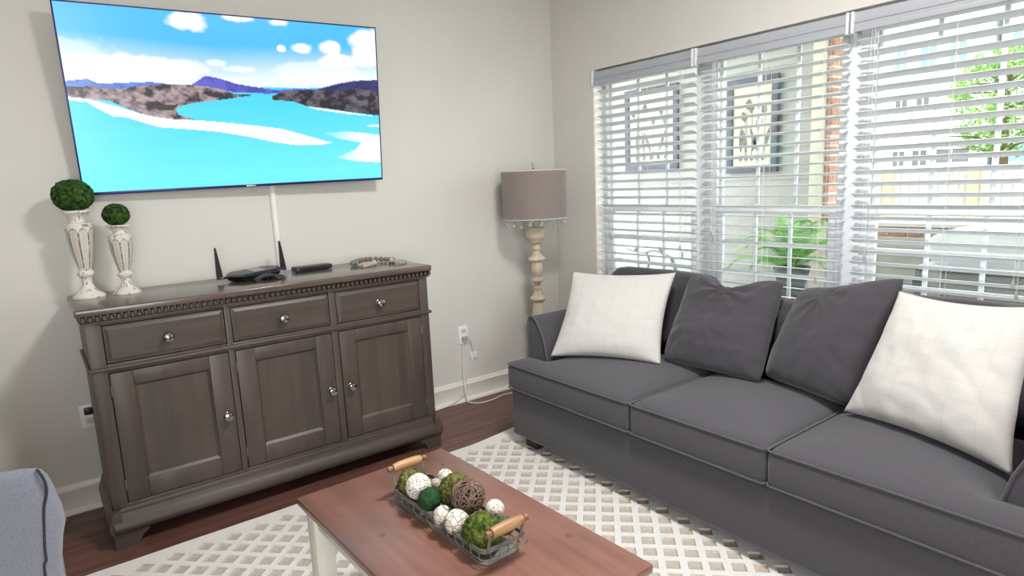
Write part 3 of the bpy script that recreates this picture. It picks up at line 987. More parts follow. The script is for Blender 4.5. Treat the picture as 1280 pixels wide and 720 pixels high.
# ------------------------------------------------------------------ router, remote, streaming box, bead garland
def build_router():
    t = thing('wifi_router', 'black angular wireless router with two antennas on the sideboard', 'router', (-2.09, -0.2, TOP))
    # faceted flat body
    zb, zt = TOP + 0.006, TOP + 0.028
    out = [(-2.225, -0.24), (-2.165, -0.315), (-1.985, -0.275), (-1.945, -0.16), (-2.00, -0.085), (-2.185, -0.115)]
    mid = Vector((sum(p[0] for p in out) / 6, sum(p[1] for p in out) / 6))
    m = MB()
    lo = [(mid.x + (x - mid.x) * 0.86, mid.y + (y - mid.y) * 0.86, zb) for x, y in out]
    me_ = [(x, y, zt) for x, y in out]
    hi = [(mid.x + (x - mid.x) * 0.86, mid.y + (y - mid.y) * 0.84, zt + 0.012 + 0.006 * (x + 2.09) / 0.13) for x, y in out]
    vs = lo + me_ + hi
    fs = [tuple(range(5, -1, -1)), tuple(range(12, 18))]
    for a in (0, 6):
        fs += [(a + k, a + (k + 1) % 6, a + 6 + (k + 1) % 6, a + 6 + k) for k in range(6)]
    m.add(vs, fs)
    m.build('body', 'black', t, smooth=15)
    sp = MB()
    sp.add([(-2.105, -0.278, zt + 0.0125), (-2.045, -0.268, zt + 0.0155), (-2.050, -0.112, zt + 0.0155), (-2.105, -0.118, zt + 0.0125),
            (-2.105, -0.278, zt + 0.009), (-2.045, -0.268, zt + 0.009), (-2.050, -0.112, zt + 0.009), (-2.105, -0.118, zt + 0.009)],
           [(0, 1, 2, 3), (7, 6, 5, 4), (0, 4, 5, 1), (1, 5, 6, 2), (2, 6, 7, 3), (3, 7, 4, 0)])
    sp.build('gloss_panel', 'blackgloss', t, smooth=0)
    fm = MB()
    for x, y in ((-2.15, -0.26), (-2.02, -0.25), (-2.15, -0.14), (-2.02, -0.13)):
        fm.box(x - 0.01, x + 0.01, y - 0.01, y + 0.01, TOP, zb + 0.001)
    fm.build('feet', 'black', t, smooth=0)
    for x, y, name in ((-2.240, -0.215, 'antenna'), (-1.928, -0.14, 'antenna')):
        a = MB()
        vs = []
        for z, hw in ((TOP + 0.016, 0.014), (TOP + 0.05, 0.0125), (TOP + 0.155, 0.004), (TOP + 0.163, 0.0025)):
            for dx, dy in ((-hw, -0.005), (hw, -0.005), (hw, 0.005), (-hw, 0.005)):
                vs.append((x + dx - (z - TOP) * 0.05, y + dy, z))
        fs = [(3, 2, 1, 0), (12, 13, 14, 15)]
        for b in (0, 4, 8):
            fs += [(b + k, b + (k + 1) % 4, b + 4 + (k + 1) % 4, b + 4 + k) for k in range(4)]
        a.add(vs, fs)
        an = a.build(name, 'black', t, smooth=0)
        xi = -2.215 if x < -2.1 else -1.95
        MB().tube([(x, y, TOP + 0.022), (xi, y, TOP + 0.022)], 0.006, 8).build('hinge', 'black', an)
    return t


build_router()
# curved remote lying in front of the router
rm = thing('remote_control', 'small curved black remote lying in front of the router', 'remote', (-2.05, -0.33, TOP))
p = []
a0, a1 = Vector((-2.125, -0.335)), Vector((-1.985, -0.300))
vs = []
N = 13
for i in range(N):
    s = i / (N - 1)
    q = a0.lerp(a1, s)
    z = TOP + 0.003 + 0.017 * math.sin(PI * s)
    nx = Vector((-(a1 - a0).y, (a1 - a0).x)).normalized() * 0.017
    vs += [(q.x - nx.x, q.y - nx.y, z), (q.x + nx.x, q.y + nx.y, z), (q.x + nx.x * 0.85, q.y + nx.y * 0.85, z + 0.010), (q.x - nx.x * 0.85, q.y - nx.y * 0.85, z + 0.010)]
fs = [(3, 2, 1, 0), tuple(4 * (N - 1) + k for k in range(4))]
for i in range(N - 1):
    fs += [(4 * i + k, 4 * i + (k + 1) % 4, 4 * i + 4 + (k + 1) % 4, 4 * i + 4 + k) for k in range(4)]
MB().add(vs, fs).build('shell', 'black', rm, smooth=40)
MB().box(-2.062, -2.046, -0.325, -0.311, TOP + 0.028, TOP + 0.0315, 0.001).build('button', 'blackgloss', rm)
MB().box(-2.115, -2.085, -0.345, -0.318, TOP, TOP + 0.006, 0.001).build('foot_pad', 'black', rm)
sb = thing('streaming_box', 'slim black box to the right of the router', 'media box', (-1.79, -0.13, TOP))
xf = Matrix.Translation((-1.785, -0.14, TOP)) @ Matrix.Rotation(0.08, 4, 'Z')
MB().box(-0.095, 0.095, -0.034, 0.034, 0.002, 0.024, 0.002, xf=xf).build('case', 'black', sb)
MB().box(-0.0955, -0.080, -0.0346, -0.03, 0.007, 0.019, 0.001, xf=xf).build('port_panel', 'blackgloss', sb)
MB().box(-0.08, 0.08, -0.025, 0.025, 0.0, 0.003, xf=xf).build('feet', 'black', sb, smooth=0)

bg = thing('bead_garland', 'grey wooden bead garland with jute tassels on the right end of the sideboard', 'garland', (-1.50, -0.22, TOP))
loop = catmull([(-1.555, -0.235, 0), (-1.585, -0.185, 0), (-1.545, -0.135, 0), (-1.485, -0.105, 0), (-1.425, -0.115, 0), (-1.385, -0.155, 0), (-1.365, -0.205, 0), (-1.385, -0.255, 0)], 8)
d = 0
last = None
beads = None
for q in loop:
    if last is None or (q - last).length >= 0.0225:
        r = 0.0132
        stack = 0.012 * max(0, math.sin((q.x + 1.59) * 14))
        if beads is None:
            beads = MB().sphere((0, 0, 0), r, 12, 8, (1, 1, 0.92)).build('bead', 'bead', bg, smooth=180)
            beads.location = Vector((q.x, q.y, TOP + r * 0.95)) - base_of(bg)
            for v in beads.data.vertices:
                v.co += base_of(bg)
        else:
            c = beads.copy(); COL.objects.link(c); c.parent = bg
            c.location = Vector((q.x, q.y, TOP + r * 0.95 + stack * 0.5)) - base_of(bg)
        last = q.copy()


def tassel(a, b, wd, name='tassel'):
    a = Vector(a); b = Vector(b)
    m = MB()
    rnd = random.Random(int(a.x * 999))
    ax = (b - a).normalized()
    sd_ = ax.cross(Vector((0, 0, 1))).normalized()
    m.sphere(a, 0.014, 12, 8)
    for k in range(46):
        u = rnd.uniform(-1, 1); h = rnd.uniform(0.004, 0.022)
        s0 = a + sd_ * u * 0.007 + Vector((0, 0, (h - 0.013) * 0.4))
        s1 = a.lerp(b, 0.55) + sd_ * u * wd * 0.8 + Vector((0, 0, (h - 0.013) * 0.9))
        s2 = a.lerp(b, rnd.uniform(0.88, 1.05)) + sd_ * u * wd + Vector((0, 0, -0.005 + (h - 0.013) * 0.9))
        for s in (s0, s1, s2):
            s.z = max(s.z, TOP + 0.0025)
        m.tube([s0, s1, s2], 0.0024, 4)
    return m.build(name, 'tassel', bg, smooth=60)


tassel((-1.500, -0.265, TOP + 0.015), (-1.580, -0.275, TOP + 0.012), 0.030)
tassel((-1.400, -0.265, TOP + 0.016), (-1.352, -0.330, TOP + 0.012), 0.028)
MB().tube([(-1.555, -0.24, TOP + 0.012), (-1.530, -0.262, TOP + 0.015), (-1.500, -0.265, TOP + 0.015)], 0.003, 6).tube([(-1.385, -0.255, TOP + 0.012), (-1.400, -0.265, TOP + 0.016)], 0.003, 6).build('string', 'tassel', bg)


# ------------------------------------------------------------------ outlets and cords on the left wall
def outlet(x0, x1, z0, z1, label):
    t = thing('wall_outlet', label, 'outlet', ((x0 + x1) / 2, 0, (z0 + z1) / 2))
    MB().box(x0, x1, -0.007, -0.0005, z0, z1, 0.003).build('plate', 'plate', t)
    xm = (x0 + x1) / 2
    for zc in (z0 + (z1 - z0) * 0.3, z0 + (z1 - z0) * 0.7):
        s = MB().box(xm - 0.017, xm + 0.017, -0.0085, -0.006, zc - 0.014, zc + 0.014, 0.004).build('socket', 'socket', t)
        sl = MB().box(xm - 0.008, xm - 0.006, -0.0092, -0.008, zc - 0.002, zc + 0.007).box(xm + 0.006, xm + 0.008, -0.0092, -0.008, zc - 0.002, zc + 0.007).box(xm - 0.002, xm + 0.002, -0.0092, -0.008, zc - 0.010, zc - 0.006)
        sl.build('slots', 'slot', s, smooth=0)
    return t


outlet(-0.849, -0.779, 0.374, 0.491, 'white wall outlet between the sideboard and the sofa')
outlet(-2.838, -2.767, 0.374, 0.480, 'white wall outlet half hidden by the left side of the sideboard')
pg = thing('white_power_cord', 'white power cord with a tag plugged in beside the sideboard', 'cord', (-0.81, -0.02, 0.2))
MB().box(-0.832, -0.796, -0.036, -0.0093, 0.396, 0.424, 0.006).build('plug', 'plug', pg)
MB().tube(catmull([(-0.800, -0.03, 0.412), (-0.772, -0.022, 0.395), (-0.757, -0.016, 0.345), (-0.752, -0.014, 0.305), (-0.757, -0.014, 0.262), (-0.785, -0.014, 0.215), (-0.812, -0.020, 0.160), (-0.832, -0.026, 0.110), (-0.856, -0.036, 0.062), (-0.915, -0.038, 0.026), (-1.000, -0.038, 0.008), (-1.12, -0.038, 0.005), (-1.25, -0.038, 0.005)], 8), 0.0042, 8).build('cable', 'cord', pg)
MB().box(-0.776, -0.722, -0.012, -0.0105, 0.268, 0.312, 0.0005).build('tag', 'plate', pg)
MB().tube(catmull([(-0.756, -0.0095, 0.276), (-0.762, -0.0095, 0.250), (-0.768, -0.0095, 0.225)], 4), 0.004, 6).build('tie', 'cord', pg)
fc = MB().tube(catmull([(-0.822, -0.012, 0.385), (-0.836, -0.014, 0.25), (-0.842, -0.023, 0.14), (-0.850, -0.050, 0.075), (-0.842, -0.05, 0.02), (-0.832, -0.072, 0.005), (-0.79, -0.115, 0.0045), (-0.70, -0.125, 0.0045), (-0.58, -0.10, 0.0045), (-0.48, -0.14, 0.0045), (-0.42, -0.25, 0.0045)], 8), 0.0036, 8)
tag(fc.build('lamp_cord', 'cord', smooth=60), 'thin pale cord lying on the floor from the outlet towards the lamp', 'cord')
lp = thing('plug_adapter', 'dark plug in the outlet at the left side of the sideboard', 'plug', (-2.80, -0.02, 0.45))
MB().box(-2.822, -2.790, -0.035, -0.0093, 0.438, 0.468, 0.005).build('plug_body', 'black', lp)
MB().tube(catmull([(-2.80, -0.033, 0.45), (-2.782, -0.036, 0.44), (-2.768, -0.03, 0.40)], 5), 0.003, 6).build('cable', 'black', lp)


# ------------------------------------------------------------------ floor lamp
def build_lamp():
    cx, cy = -0.425, -0.290
    t = thing('floor_lamp', 'tall turned wooden floor lamp with taupe drum shade in the corner', 'floor lamp', (cx, cy, 0))
    k = 0.00095
    S = [(145, 62), (150, 58), (165, 66), (185, 72), (205, 68), (222, 52), (230, 44), (238, 43), (243, 38), (250, 20), (262, 21), (275, 23), (280, 28), (287, 27), (296, 18), (306, 19), (314, 26), (322, 34), (332, 38), (336, 50), (343, 56),
         (352, 56), (360, 50), (367, 34), (385, 35), (415, 38), (440, 35), (455, 28), (468, 25), (474, 34), (483, 40), (492, 40), (500, 34), (510, 20), (528, 17), (536, 24), (543, 28), (549, 22), (556, 22), (570, 30), (585, 34), (595, 40),
         (604, 52), (612, 54), (622, 48), (634, 32), (660, 35), (690, 40), (740, 43), (800, 38), (830, 30), (842, 42), (856, 56), (870, 56), (884, 38), (900, 28), (915, 30), (930, 46), (950, 52), (985, 54), (1020, 52), (1045, 40), (1060, 42), (1075, 58), (1090, 64), (1105, 60), (1120, 66), (1135, 90), (1155, 118), (1175, 128), (1192, 128)]
    z0 = 1.088
    sc = (z0 - 0.002) / ((1192 - 145))
    prof = []
    for yv, hw in S:
        z = z0 - (yv - 145) * (k if yv <= 700 else 0)
        prof.append([hw * k, z])
    zl = z0 - (690 - 145) * k
    rest = [i for i, (yv, _) in enumerate(S) if yv > 690]
    for i in rest:
        f = (S[i][0] - 690) / (1192 - 690)
        prof[i][1] = zl * (1 - f) + 0.0 * f
    prof = [tuple(p_) for p_ in prof][::-1]
    bowl = [p_ for p_ in prof if p_[1] >= z0 - (243 - 145) * k - 1e-6]
    col = [p_ for p_ in prof if p_[1] <= z0 - (243 - 145) * k + 1e-6]
    MB().lathe(col, (cx, cy), 32).build('column', 'lampwood', t, smooth=50)
    MB().lathe(bowl, (cx, cy), 32).build('bowl', 'lamptop', t, smooth=50)
    MB().lathe([(0.055, z0 - 0.004), (0.060, z0 + 0.001), (0.050, z0 + 0.005), (0.012, z0 + 0.007), (0.010, z0 + 0.03)], (cx, cy), 24).build('bowl_rim', 'lamptop', t)
    zt, zb = 1.432, 1.147
    R = 0.198
    MB().tube([(cx, cy, z0), (cx, cy, zt + 0.03)], 0.006, 10).build('rod', 'hinge', t)
    orn = MB()
    for i in range(5):
        a = 2 * PI * i / 5
        pts = [(0.006, 0.052), (0.020, 0.044), (0.028, 0.030), (0.022, 0.018), (0.012, 0.010)]
        orn.tube([(cx + r_ * math.cos(a), cy + r_ * math.sin(a), z0 + z_) for r_, z_ in pts], 0.0055, 6)
    orn.build('crystal_knot', 'crystal', t, smooth=30)
    sh = MB()
    seg = 64
    for (r0, r1, sgn) in ((R, R, 1), (R - 0.003, R - 0.003, -1)):
        vs = [(cx + r0 * math.cos(2 * PI * i / seg), cy + r0 * math.sin(2 * PI * i / seg), z) for z in (zb, zt) for i in range(seg)]
        fs = [(i, (i + 1) % seg, seg + (i + 1) % seg, seg + i) for i in range(seg)]
        if sgn < 0:
            fs = [f[::-1] for f in fs]
        sh.add(vs, fs, 0 if sgn > 0 else 1)
    o = sh.build('shade', ['shade', 'shadelining'], t, smooth=60)
    for z in (zb, zt):
        MB().tube([(cx + (R - 0.001) * math.cos(2 * PI * i / seg), cy + (R - 0.001) * math.sin(2 * PI * i / seg), z) for i in range(seg)], 0.0028, 6, closed=True).build('shade_trim', 'shadelining', o)
    sp = MB()
    for a in (0.3, 0.3 + 2 * PI / 3, 0.3 + 4 * PI / 3):
        sp.tube([(cx, cy, zt - 0.012), (cx + (R - 0.003) * math.cos(a), cy + (R - 0.003) * math.sin(a), zt - 0.004)], 0.002, 6)
    sp.build('spider', 'hinge', t)
    MB().lathe([(0.007, zt - 0.002), (0.013, zt + 0.003), (0.013, zt + 0.006), (0.006, zt + 0.010), (0.005, zt + 0.018), (0.009, zt + 0.022), (0.009, zt + 0.028), (0.006, zt + 0.032), (0.011, zt + 0.037), (0.012, zt + 0.044), (0.008, zt + 0.051), (0.001, zt + 0.053)], (cx, cy), 16).build('finial', 'lamptop', t)
    # crystal drops under the shade, placed by bearing around the rim
    for a in (205, 222, 243, 268, 310, 326, 338, 350, 8, 30, 60, 95, 130, 165, 188):
        an = math.radians(a)
        px, py = cx + (R - 0.006) * math.cos(an), cy + (R - 0.006) * math.sin(an)
        ln = 0.02 if a in (205, 326, 60) else 0.012
        d_ = MB().tube([(px, py, zb - 0.001), (px, py, zb - ln)], 0.0008, 5)
        d_.lathe([(0.0005, zb - ln - 0.036), (0.0075, zb - ln - 0.025), (0.0085, zb - ln - 0.017), (0.003, zb - ln - 0.003), (0.0008, zb - ln)], (px, py), 6)
        d_.build('crystal_drop', 'crystal', t, smooth=0)
    return t


build_lamp()


# ------------------------------------------------------------------ soft goods helpers
def pillow(name, c4, T, mk, label, group=None, pinch=0.05, seed=1, round_=0.0, dent=0.0, dent_u=0.05, wr=0.008, n=60, expo=2.4, folds=0.0, fold_dir=(1, 0)):
    """c4 = corners TL, TR, BL, BR (world). Puffed cushion with concave edges, wrinkles and soft corners."""
    TL, TR, BL, BR = [Vector(p_) for p_ in c4]
    nrm = ((TR - TL) + (BR - BL)).cross((TL - BL) + (TR - BR)).normalized()
    if nrm.dot(Vector((-2.9, -3.3, 1.38)) - TL) < 0:
        nrm = -nrm
    vs = []; uvs = []
    wv = (TR - TL + BR - BL) * 0.5
    hv = (TL - BL + TR - BR) * 0.5
    off = Vector((seed * 3.7, seed * 1.3, seed * 2.1))
    for side in (1, -1):
        for j in range(n + 1):
            for i in range(n + 1):
                u = -1 + 2 * i / n; v = -1 + 2 * j / n
                # concave outline between the corners
                uu = u * (1 - pinch * (1 - v * v) * abs(u) ** 2.0)
                vv = v * (1 - pinch * (1 - u * u) * abs(v) ** 2.0)
                cut = 1 - round_ * (u * u * v * v) ** 2.5
                uu *= cut; vv *= cut
                s_, t_ = (uu + 1) / 2, (vv + 1) / 2
                P = (BL * (1 - s_) + BR * s_) * (1 - t_) + (TL * (1 - s_) + TR * s_) * t_
                prof = max(0.0, (1 - abs(u) ** expo)) ** 0.55 * max(0.0, (1 - abs(v) ** expo)) ** 0.55
                th = T * prof * (1.0 + 0.18 * -v)
                e = min(1 - abs(u), 1 - abs(v))
                q = Vector((u * 1.6, v * 1.6, side * 0.7)) + off
                w = noise.fractal(q * 1.2, 1.0, 2.0, 3) * wr
                # radiating gathers close to the edges
                ang = math.atan2(v, u)
                w += math.sin(ang * 15 + seed + 2 * noise.noise(q)) * wr * 0.45 * max(0, 1 - e / 0.45) * min(1, e / 0.08)
                w += (abs(noise.noise(q * 2.1 + Vector((5, 1, 2)))) - 0.2) * -wr * 0.9
                if folds:
                    # long soft creases along fold_dir, drifting with noise
                    al = u * fold_dir[0] + v * fold_dir[1]
                    ac = -u * fold_dir[1] + v * fold_dir[0]
                    ph = ac * 7.5 + 1.6 * noise.noise(Vector((u * 1.3, v * 1.3, seed))) + seed
                    am = max(0.0, noise.noise(Vector((al * 0.9 + seed, ac * 1.6, 3.3))) + 0.28)
                    w += folds * am * (abs(math.sin(ph)) ** 0.6 - 0.6)
                if dent:
                    # creases fanning out from the dented top
                    du, dv = u - dent_u, v - 0.75
                    rr = math.hypot(du, dv)
                    w += wr * 1.1 * math.sin(math.atan2(dv, du) * 9 + 1.5 * noise.noise(q)) * math.exp(-rr / 0.5) * min(1, rr / 0.15)
                th = th + w * prof ** 0.5
                if dent:
                    dd = max(0, v) ** 1.5 * math.exp(-((u - dent_u) / 0.42) ** 2)
                    P = P - hv * 0.5 * dent * dd
                    th += T * 0.25 * dd * dent * 3
                vs.append(P + nrm * th * side)
                uvs.append((s_, t_))
    N1 = (n + 1) * (n + 1)
    fs = []
    for j in range(n):
        for i in range(n):
            a = j * (n + 1) + i
            q = (a, a + 1, a + n + 2, a + n + 1)
            fs.append(q)
            fs.append(tuple(N1 + k for k in q[::-1]))
    m = MB().add(vs, fs)
    m.uv = uvs
    o = m.build(name, mk, None, smooth=0, loc=tuple((BL + BR) * 0.5))
    bm = bmesh.new(); bm.from_mesh(o.data)
    bmesh.ops.remove_doubles(bm, verts=bm.verts, dist=0.0004)
    bmesh.ops.recalc_face_normals(bm, faces=bm.faces)
    bm.to_mesh(o.data); bm.free()
    o.data.shade_smooth()
    # corner ears and a sewn seam around the edge
    return tag(o, label, 'pillow', group)


def soft_block(x0, x1, y0, y1, z0, z1, bev, crown, mk, name, parent, lean=0.0, n=18, seed=0, wr=0.004):
    """cushion: finely divided rounded box, puffed faces; lean shears the top toward +x"""
    cx, cy, cz = (x0 + x1) / 2, (y0 + y1) / 2, (z0 + z1) / 2
    hx, hy, hz = (x1 - x0) / 2, (y1 - y0) / 2, (z1 - z0) / 2
    vs = {}; V = []; F = []

    def vid(i, j, k):
        key = (i, j, k)
        if key not in vs:
            a, b, c = -1 + 2 * i / n, -1 + 2 * j / n, -1 + 2 * k / n
            P = Vector((a * hx, b * hy, c * hz))
            I = Vector((max(-hx + bev, min(hx - bev, P.x)), max(-hy + bev, min(hy - bev, P.y)), max(-hz + bev, min(hz - bev, P.z))))
            d = P - I
            if d.length > 1e-6:
                P = I + d.normalized() * bev * min(1.0, max(abs(d.x), abs(d.y), abs(d.z)) / bev)
            puff = lambda s, t: (max(0, 1 - abs(s) ** 2.2) * max(0, 1 - abs(t) ** 2.2)) ** 0.6
            P.x += math.copysign(1, a) * (abs(a) > 0.98) * crown[0] * puff(b, c)
            P.y += math.copysign(1, b) * (abs(b) > 0.98) * crown[1] * puff(a, c)
            P.z += math.copysign(1, c) * (abs(c) > 0.98) * crown[2] * puff(a, b)
            q = Vector((P.x * 5 + seed, P.y * 5, P.z * 5))
            P = P + P.normalized() * noise.fractal(q, 1.0, 2.0, 3) * wr
            P.x += lean * (P.z + hz)
            vs[key] = len(V)
            V.append((cx + P.x, cy + P.y, cz + P.z))
        return vs[key]
    for i in range(n):
        for j in range(n):
            F.append((vid(i, j, 0), vid(i, j + 1, 0), vid(i + 1, j + 1, 0), vid(i + 1, j, 0)))
            F.append((vid(i, j, n), vid(i + 1, j, n), vid(i + 1, j + 1, n), vid(i, j + 1, n)))
            F.append((vid(0, i, j), vid(0, i, j + 1), vid(0, i + 1, j + 1), vid(0, i + 1, j)))
            F.append((vid(n, i, j), vid(n, i + 1, j), vid(n, i + 1, j + 1), vid(n, i, j + 1)))
            F.append((vid(i, 0, j), vid(i + 1, 0, j), vid(i + 1, 0, j + 1), vid(i, 0, j + 1)))
            F.append((vid(i, n, j), vid(i, n, j + 1), vid(i + 1, n, j + 1), vid(i + 1, n, j)))
    return MB().add(V, F).build(name, mk, parent, smooth=70)


def seat_cushion(outline, z0, z1, crown, parent, name='seat_cushion', mk='sofa', pk='piping', bev=0.022):
    """box cushion over a rectilinear outline (list of x,y, counter-clockwise), crowned top, piping on both rims"""
    bm = bmesh.new()
    xs = sorted(set(round(p_[0], 4) for p_ in outline)); ys = sorted(set(round(p_[1], 4) for p_ in outline))

    def sub(a, step):
        out = []
        for u, v in zip(a, a[1:]):
            k = max(1, int(round((v - u) / step)))
            out += [u + (v - u) * i / k for i in range(k)]
        return out + [a[-1]]
    gx, gy = sub(xs, 0.035), sub(ys, 0.035)

    def ins(x, y):
        c = False
        for (xa, ya), (xb, yb) in zip(outline, outline[1:] + outline[:1]):
            if (ya > y) != (yb > y) and x < (xb - xa) * (y - ya) / (yb - ya) + xa:
                c = not c
        return c

    def dist(x, y):
        best = 9
        for (xa, ya), (xb, yb) in zip(outline, outline[1:] + outline[:1]):
            A = Vector((xa, ya)); B = Vector((xb, yb)); P = Vector((x, y))
            t_ = max(0, min(1, (P - A).dot(B - A) / (B - A).length_squared))
            best = min(best, (P - (A + (B - A) * t_)).length)
        return best
    vt, vb = {}, {}

    def V(d, i, j, top):
        if (i, j) not in d:
            x, y = gx[i], gy[j]
            q = dist(x, y)
            z = (z1 + crown * (1 - math.exp(-q / 0.10))) if top else z0
            d[(i, j)] = bm.verts.new((x, y, z))
        return d[(i, j)]
    cells = set((i, j) for i in range(len(gx) - 1) for j in range(len(gy) - 1) if ins((gx[i] + gx[i + 1]) / 2, (gy[j] + gy[j + 1]) / 2))
    for i, j in cells:
        bm.faces.new([V(vt, i, j, 1), V(vt, i + 1, j, 1), V(vt, i + 1, j + 1, 1), V(vt, i, j + 1, 1)])
        bm.faces.new([V(vb, i, j, 0), V(vb, i, j + 1, 0), V(vb, i + 1, j + 1, 0), V(vb, i + 1, j, 0)])
        for (di, dj, a, b) in ((0, -1, (i, j), (i + 1, j)), (1, 0, (i + 1, j), (i + 1, j + 1)), (0, 1, (i + 1, j + 1), (i, j + 1)), (-1, 0, (i, j + 1), (i, j))):
            if (i + di, j + dj) not in cells:
                bm.faces.new([V(vb, *a, 0), V(vb, *b, 0), V(vt, *b, 1), V(vt, *a, 1)])
    bm.normal_update()
    sharp = [e for e in bm.edges if len(e.link_faces) == 2 and e.calc_face_angle(0) > 0.9]
    bmesh.ops.bevel(bm, geom=sharp, offset=bev, segments=3, affect='EDGES', profile=0.5)
    bm.verts.index_update()
    m = MB().add([v.co.copy() for v in bm.verts], [tuple(v.index for v in f.verts) for f in bm.faces])
    bm.free()
    o = m.build(name, mk, parent, smooth=70)
    # piping: follows the outline at the rims, corners rounded
    pts = []
    n = len(outline)
    for i in range(n):
        A = Vector(outline[i - 1]); B = Vector(outline[i]); Cn = Vector(outline[(i + 1) % n])
        r = 0.022
        p0 = B + (A - B).normalized() * r; p1 = B + (Cn - B).normalized() * r
        for k in range(5):
            t_ = k / 4
            pts.append((p0 * (1 - t_) ** 2 + B * 2 * t_ * (1 - t_) + p1 * t_ ** 2))
        L_ = (Cn - B).length
        for k in range(1, 9):
            pts.append(p1.lerp(Cn + (B - Cn).normalized() * r, k / 9))
    pp = MB()
    pp.tube([(q.x, q.y, z1 - 0.0025) for q in pts], 0.0036, 6, closed=True)
    pp.tube([(q.x, q.y, z0 + 0.004) for q in pts], 0.0038, 6, closed=True)
    pp.build('piping', pk, o, smooth=80)
    return o


# ------------------------------------------------------------------ sofa
def build_sofa():
    t = thing('sofa', 'charcoal grey three seat sofa with piped cushions in front of the windows', 'sofa', (-0.55, -1.89, 0))
    YL, YR = -0.790, -2.995
    XF, XBK = -1.042, -0.075
    MB().box(XF, XBK, YR, YL, 0.075, 0.330, 0.022, 3).build('base', 'sofa', t, smooth=50)
    for (x, y) in ((XF + 0.09, YL - 0.10), (XF + 0.09, YR + 0.10), (XBK - 0.08, YL - 0.10), (XBK - 0.08, YR + 0.10)):
        z0 = 0.0165 if x < -0.9 else 0.0
        MB().box(x - 0.045, x + 0.045, y - 0.045, y + 0.045, z0, 0.08, 0.006).build('leg', 'foot', t)
    XC = -1.062
    ia, ib = -0.930, -2.822
    seat_cushion([(XC, -1.616), (-0.40, -1.616), (-0.40, ia), (-0.905, ia), (-0.905, -0.792), (XC, -0.792)], 0.333, 0.462, 0.042, t)
    seat_cushion([(XC, -2.226), (-0.40, -2.226), (-0.40, -1.620), (XC, -1.620)], 0.333, 0.462, 0.042, t)
    seat_cushion([(XC, -2.993), (-0.905, -2.993), (-0.905, ib), (-0.40, ib), (-0.40, -2.230), (XC, -2.230)], 0.333, 0.462, 0.042, t)
    for s, yo in ((-1, -0.778), (1, -3.007)):
        prof = [(0.004, 0.10), (0.0, 0.30), (0.0, 0.640), (0.003, 0.662), (0.012, 0.677), (0.026, 0.682), (0.044, 0.677), (0.066, 0.660), (0.090, 0.628), (0.110, 0.590), (0.128, 0.540), (0.140, 0.480), (0.146, 0.420), (0.146, 0.10)]
        pl = [(yo + s * d_ * (1.0 if s < 0 else 1.24), z) for d_, z in prof]
        o = MB().prism(pl, 'x', -0.898, XBK).build('arm', 'sofa', t, smooth=50)
        MB().tube([(-0.899, a, b) for a, b in pl[1:-1]], 0.0045, 6).build('piping', 'piping', o, smooth=80)
    MB().box(-0.205, XBK, YR + 0.01, YL - 0.01, 0.20, 0.775, 0.035, 3).build('back_frame', 'sofa', t, smooth=50)
    for a, b, zt in ((-1.480, -0.800, 0.865), (-2.215, -1.500, 0.785), (-2.980, -2.240, 0.872)):
        soft_block(-0.375, -0.225, a, b, 0.490, zt, 0.06, (0.008, 0.006, 0.012), 'pillow_grey', 'back_cushion', t, lean=0.12, seed=a)
    return t


build_sofa()
PG = 'loose grey back pillows on the sofa'
WG = 'white square pillows on the sofa'
pillow('grey_pillow', [(-0.330, -1.376, 0.892), (-0.270, -1.842, 0.893), (-0.590, -1.400, 0.500), (-0.575, -1.915, 0.500)], 0.080, 'pillow_grey',
       'grey slouching pillow with a dented top beside the left white pillow', PG, pinch=0.03, seed=2, dent=0.27, dent_u=0.0, wr=0.014, expo=2.8, round_=0.055, folds=0.012, fold_dir=(0.6, -0.8))
pillow('grey_pillow', [(-0.345, -1.950, 0.880), (-0.480, -2.405, 0.990), (-0.49, -1.875, 0.505), (-0.61, -2.300, 0.500)], 0.078, 'pillow_grey',
       'grey smooth pillow with a raised corner beside the right white pillow', PG, pinch=0.02, seed=5, wr=0.006, expo=3.2, dent=0.05, dent_u=-0.2, round_=0.045, folds=0.014, fold_dir=(0.8, -0.6))
pillow('white_pillow', [(-0.655, -0.865, 0.893), (-0.395, -1.335, 0.897), (-0.905, -0.953, 0.497), (-0.640, -1.440, 0.500)], 0.070, 'white_cloth',
       'white square pillow at the left end of the sofa by the lamp', WG, pinch=0.085, seed=8, wr=0.005, folds=0.004, fold_dir=(0.9, 0.4))
pillow('white_pillow', [(-0.500, -2.388, 0.937), (-0.615, -2.815, 0.955), (-0.640, -2.280, 0.500), (-0.792, -2.822, 0.494)], 0.075, 'white_cloth',
       'white square pillow at the right end of the sofa', WG, pinch=0.085, seed=11, wr=0.006, folds=0.006, fold_dir=(0.7, -0.7))


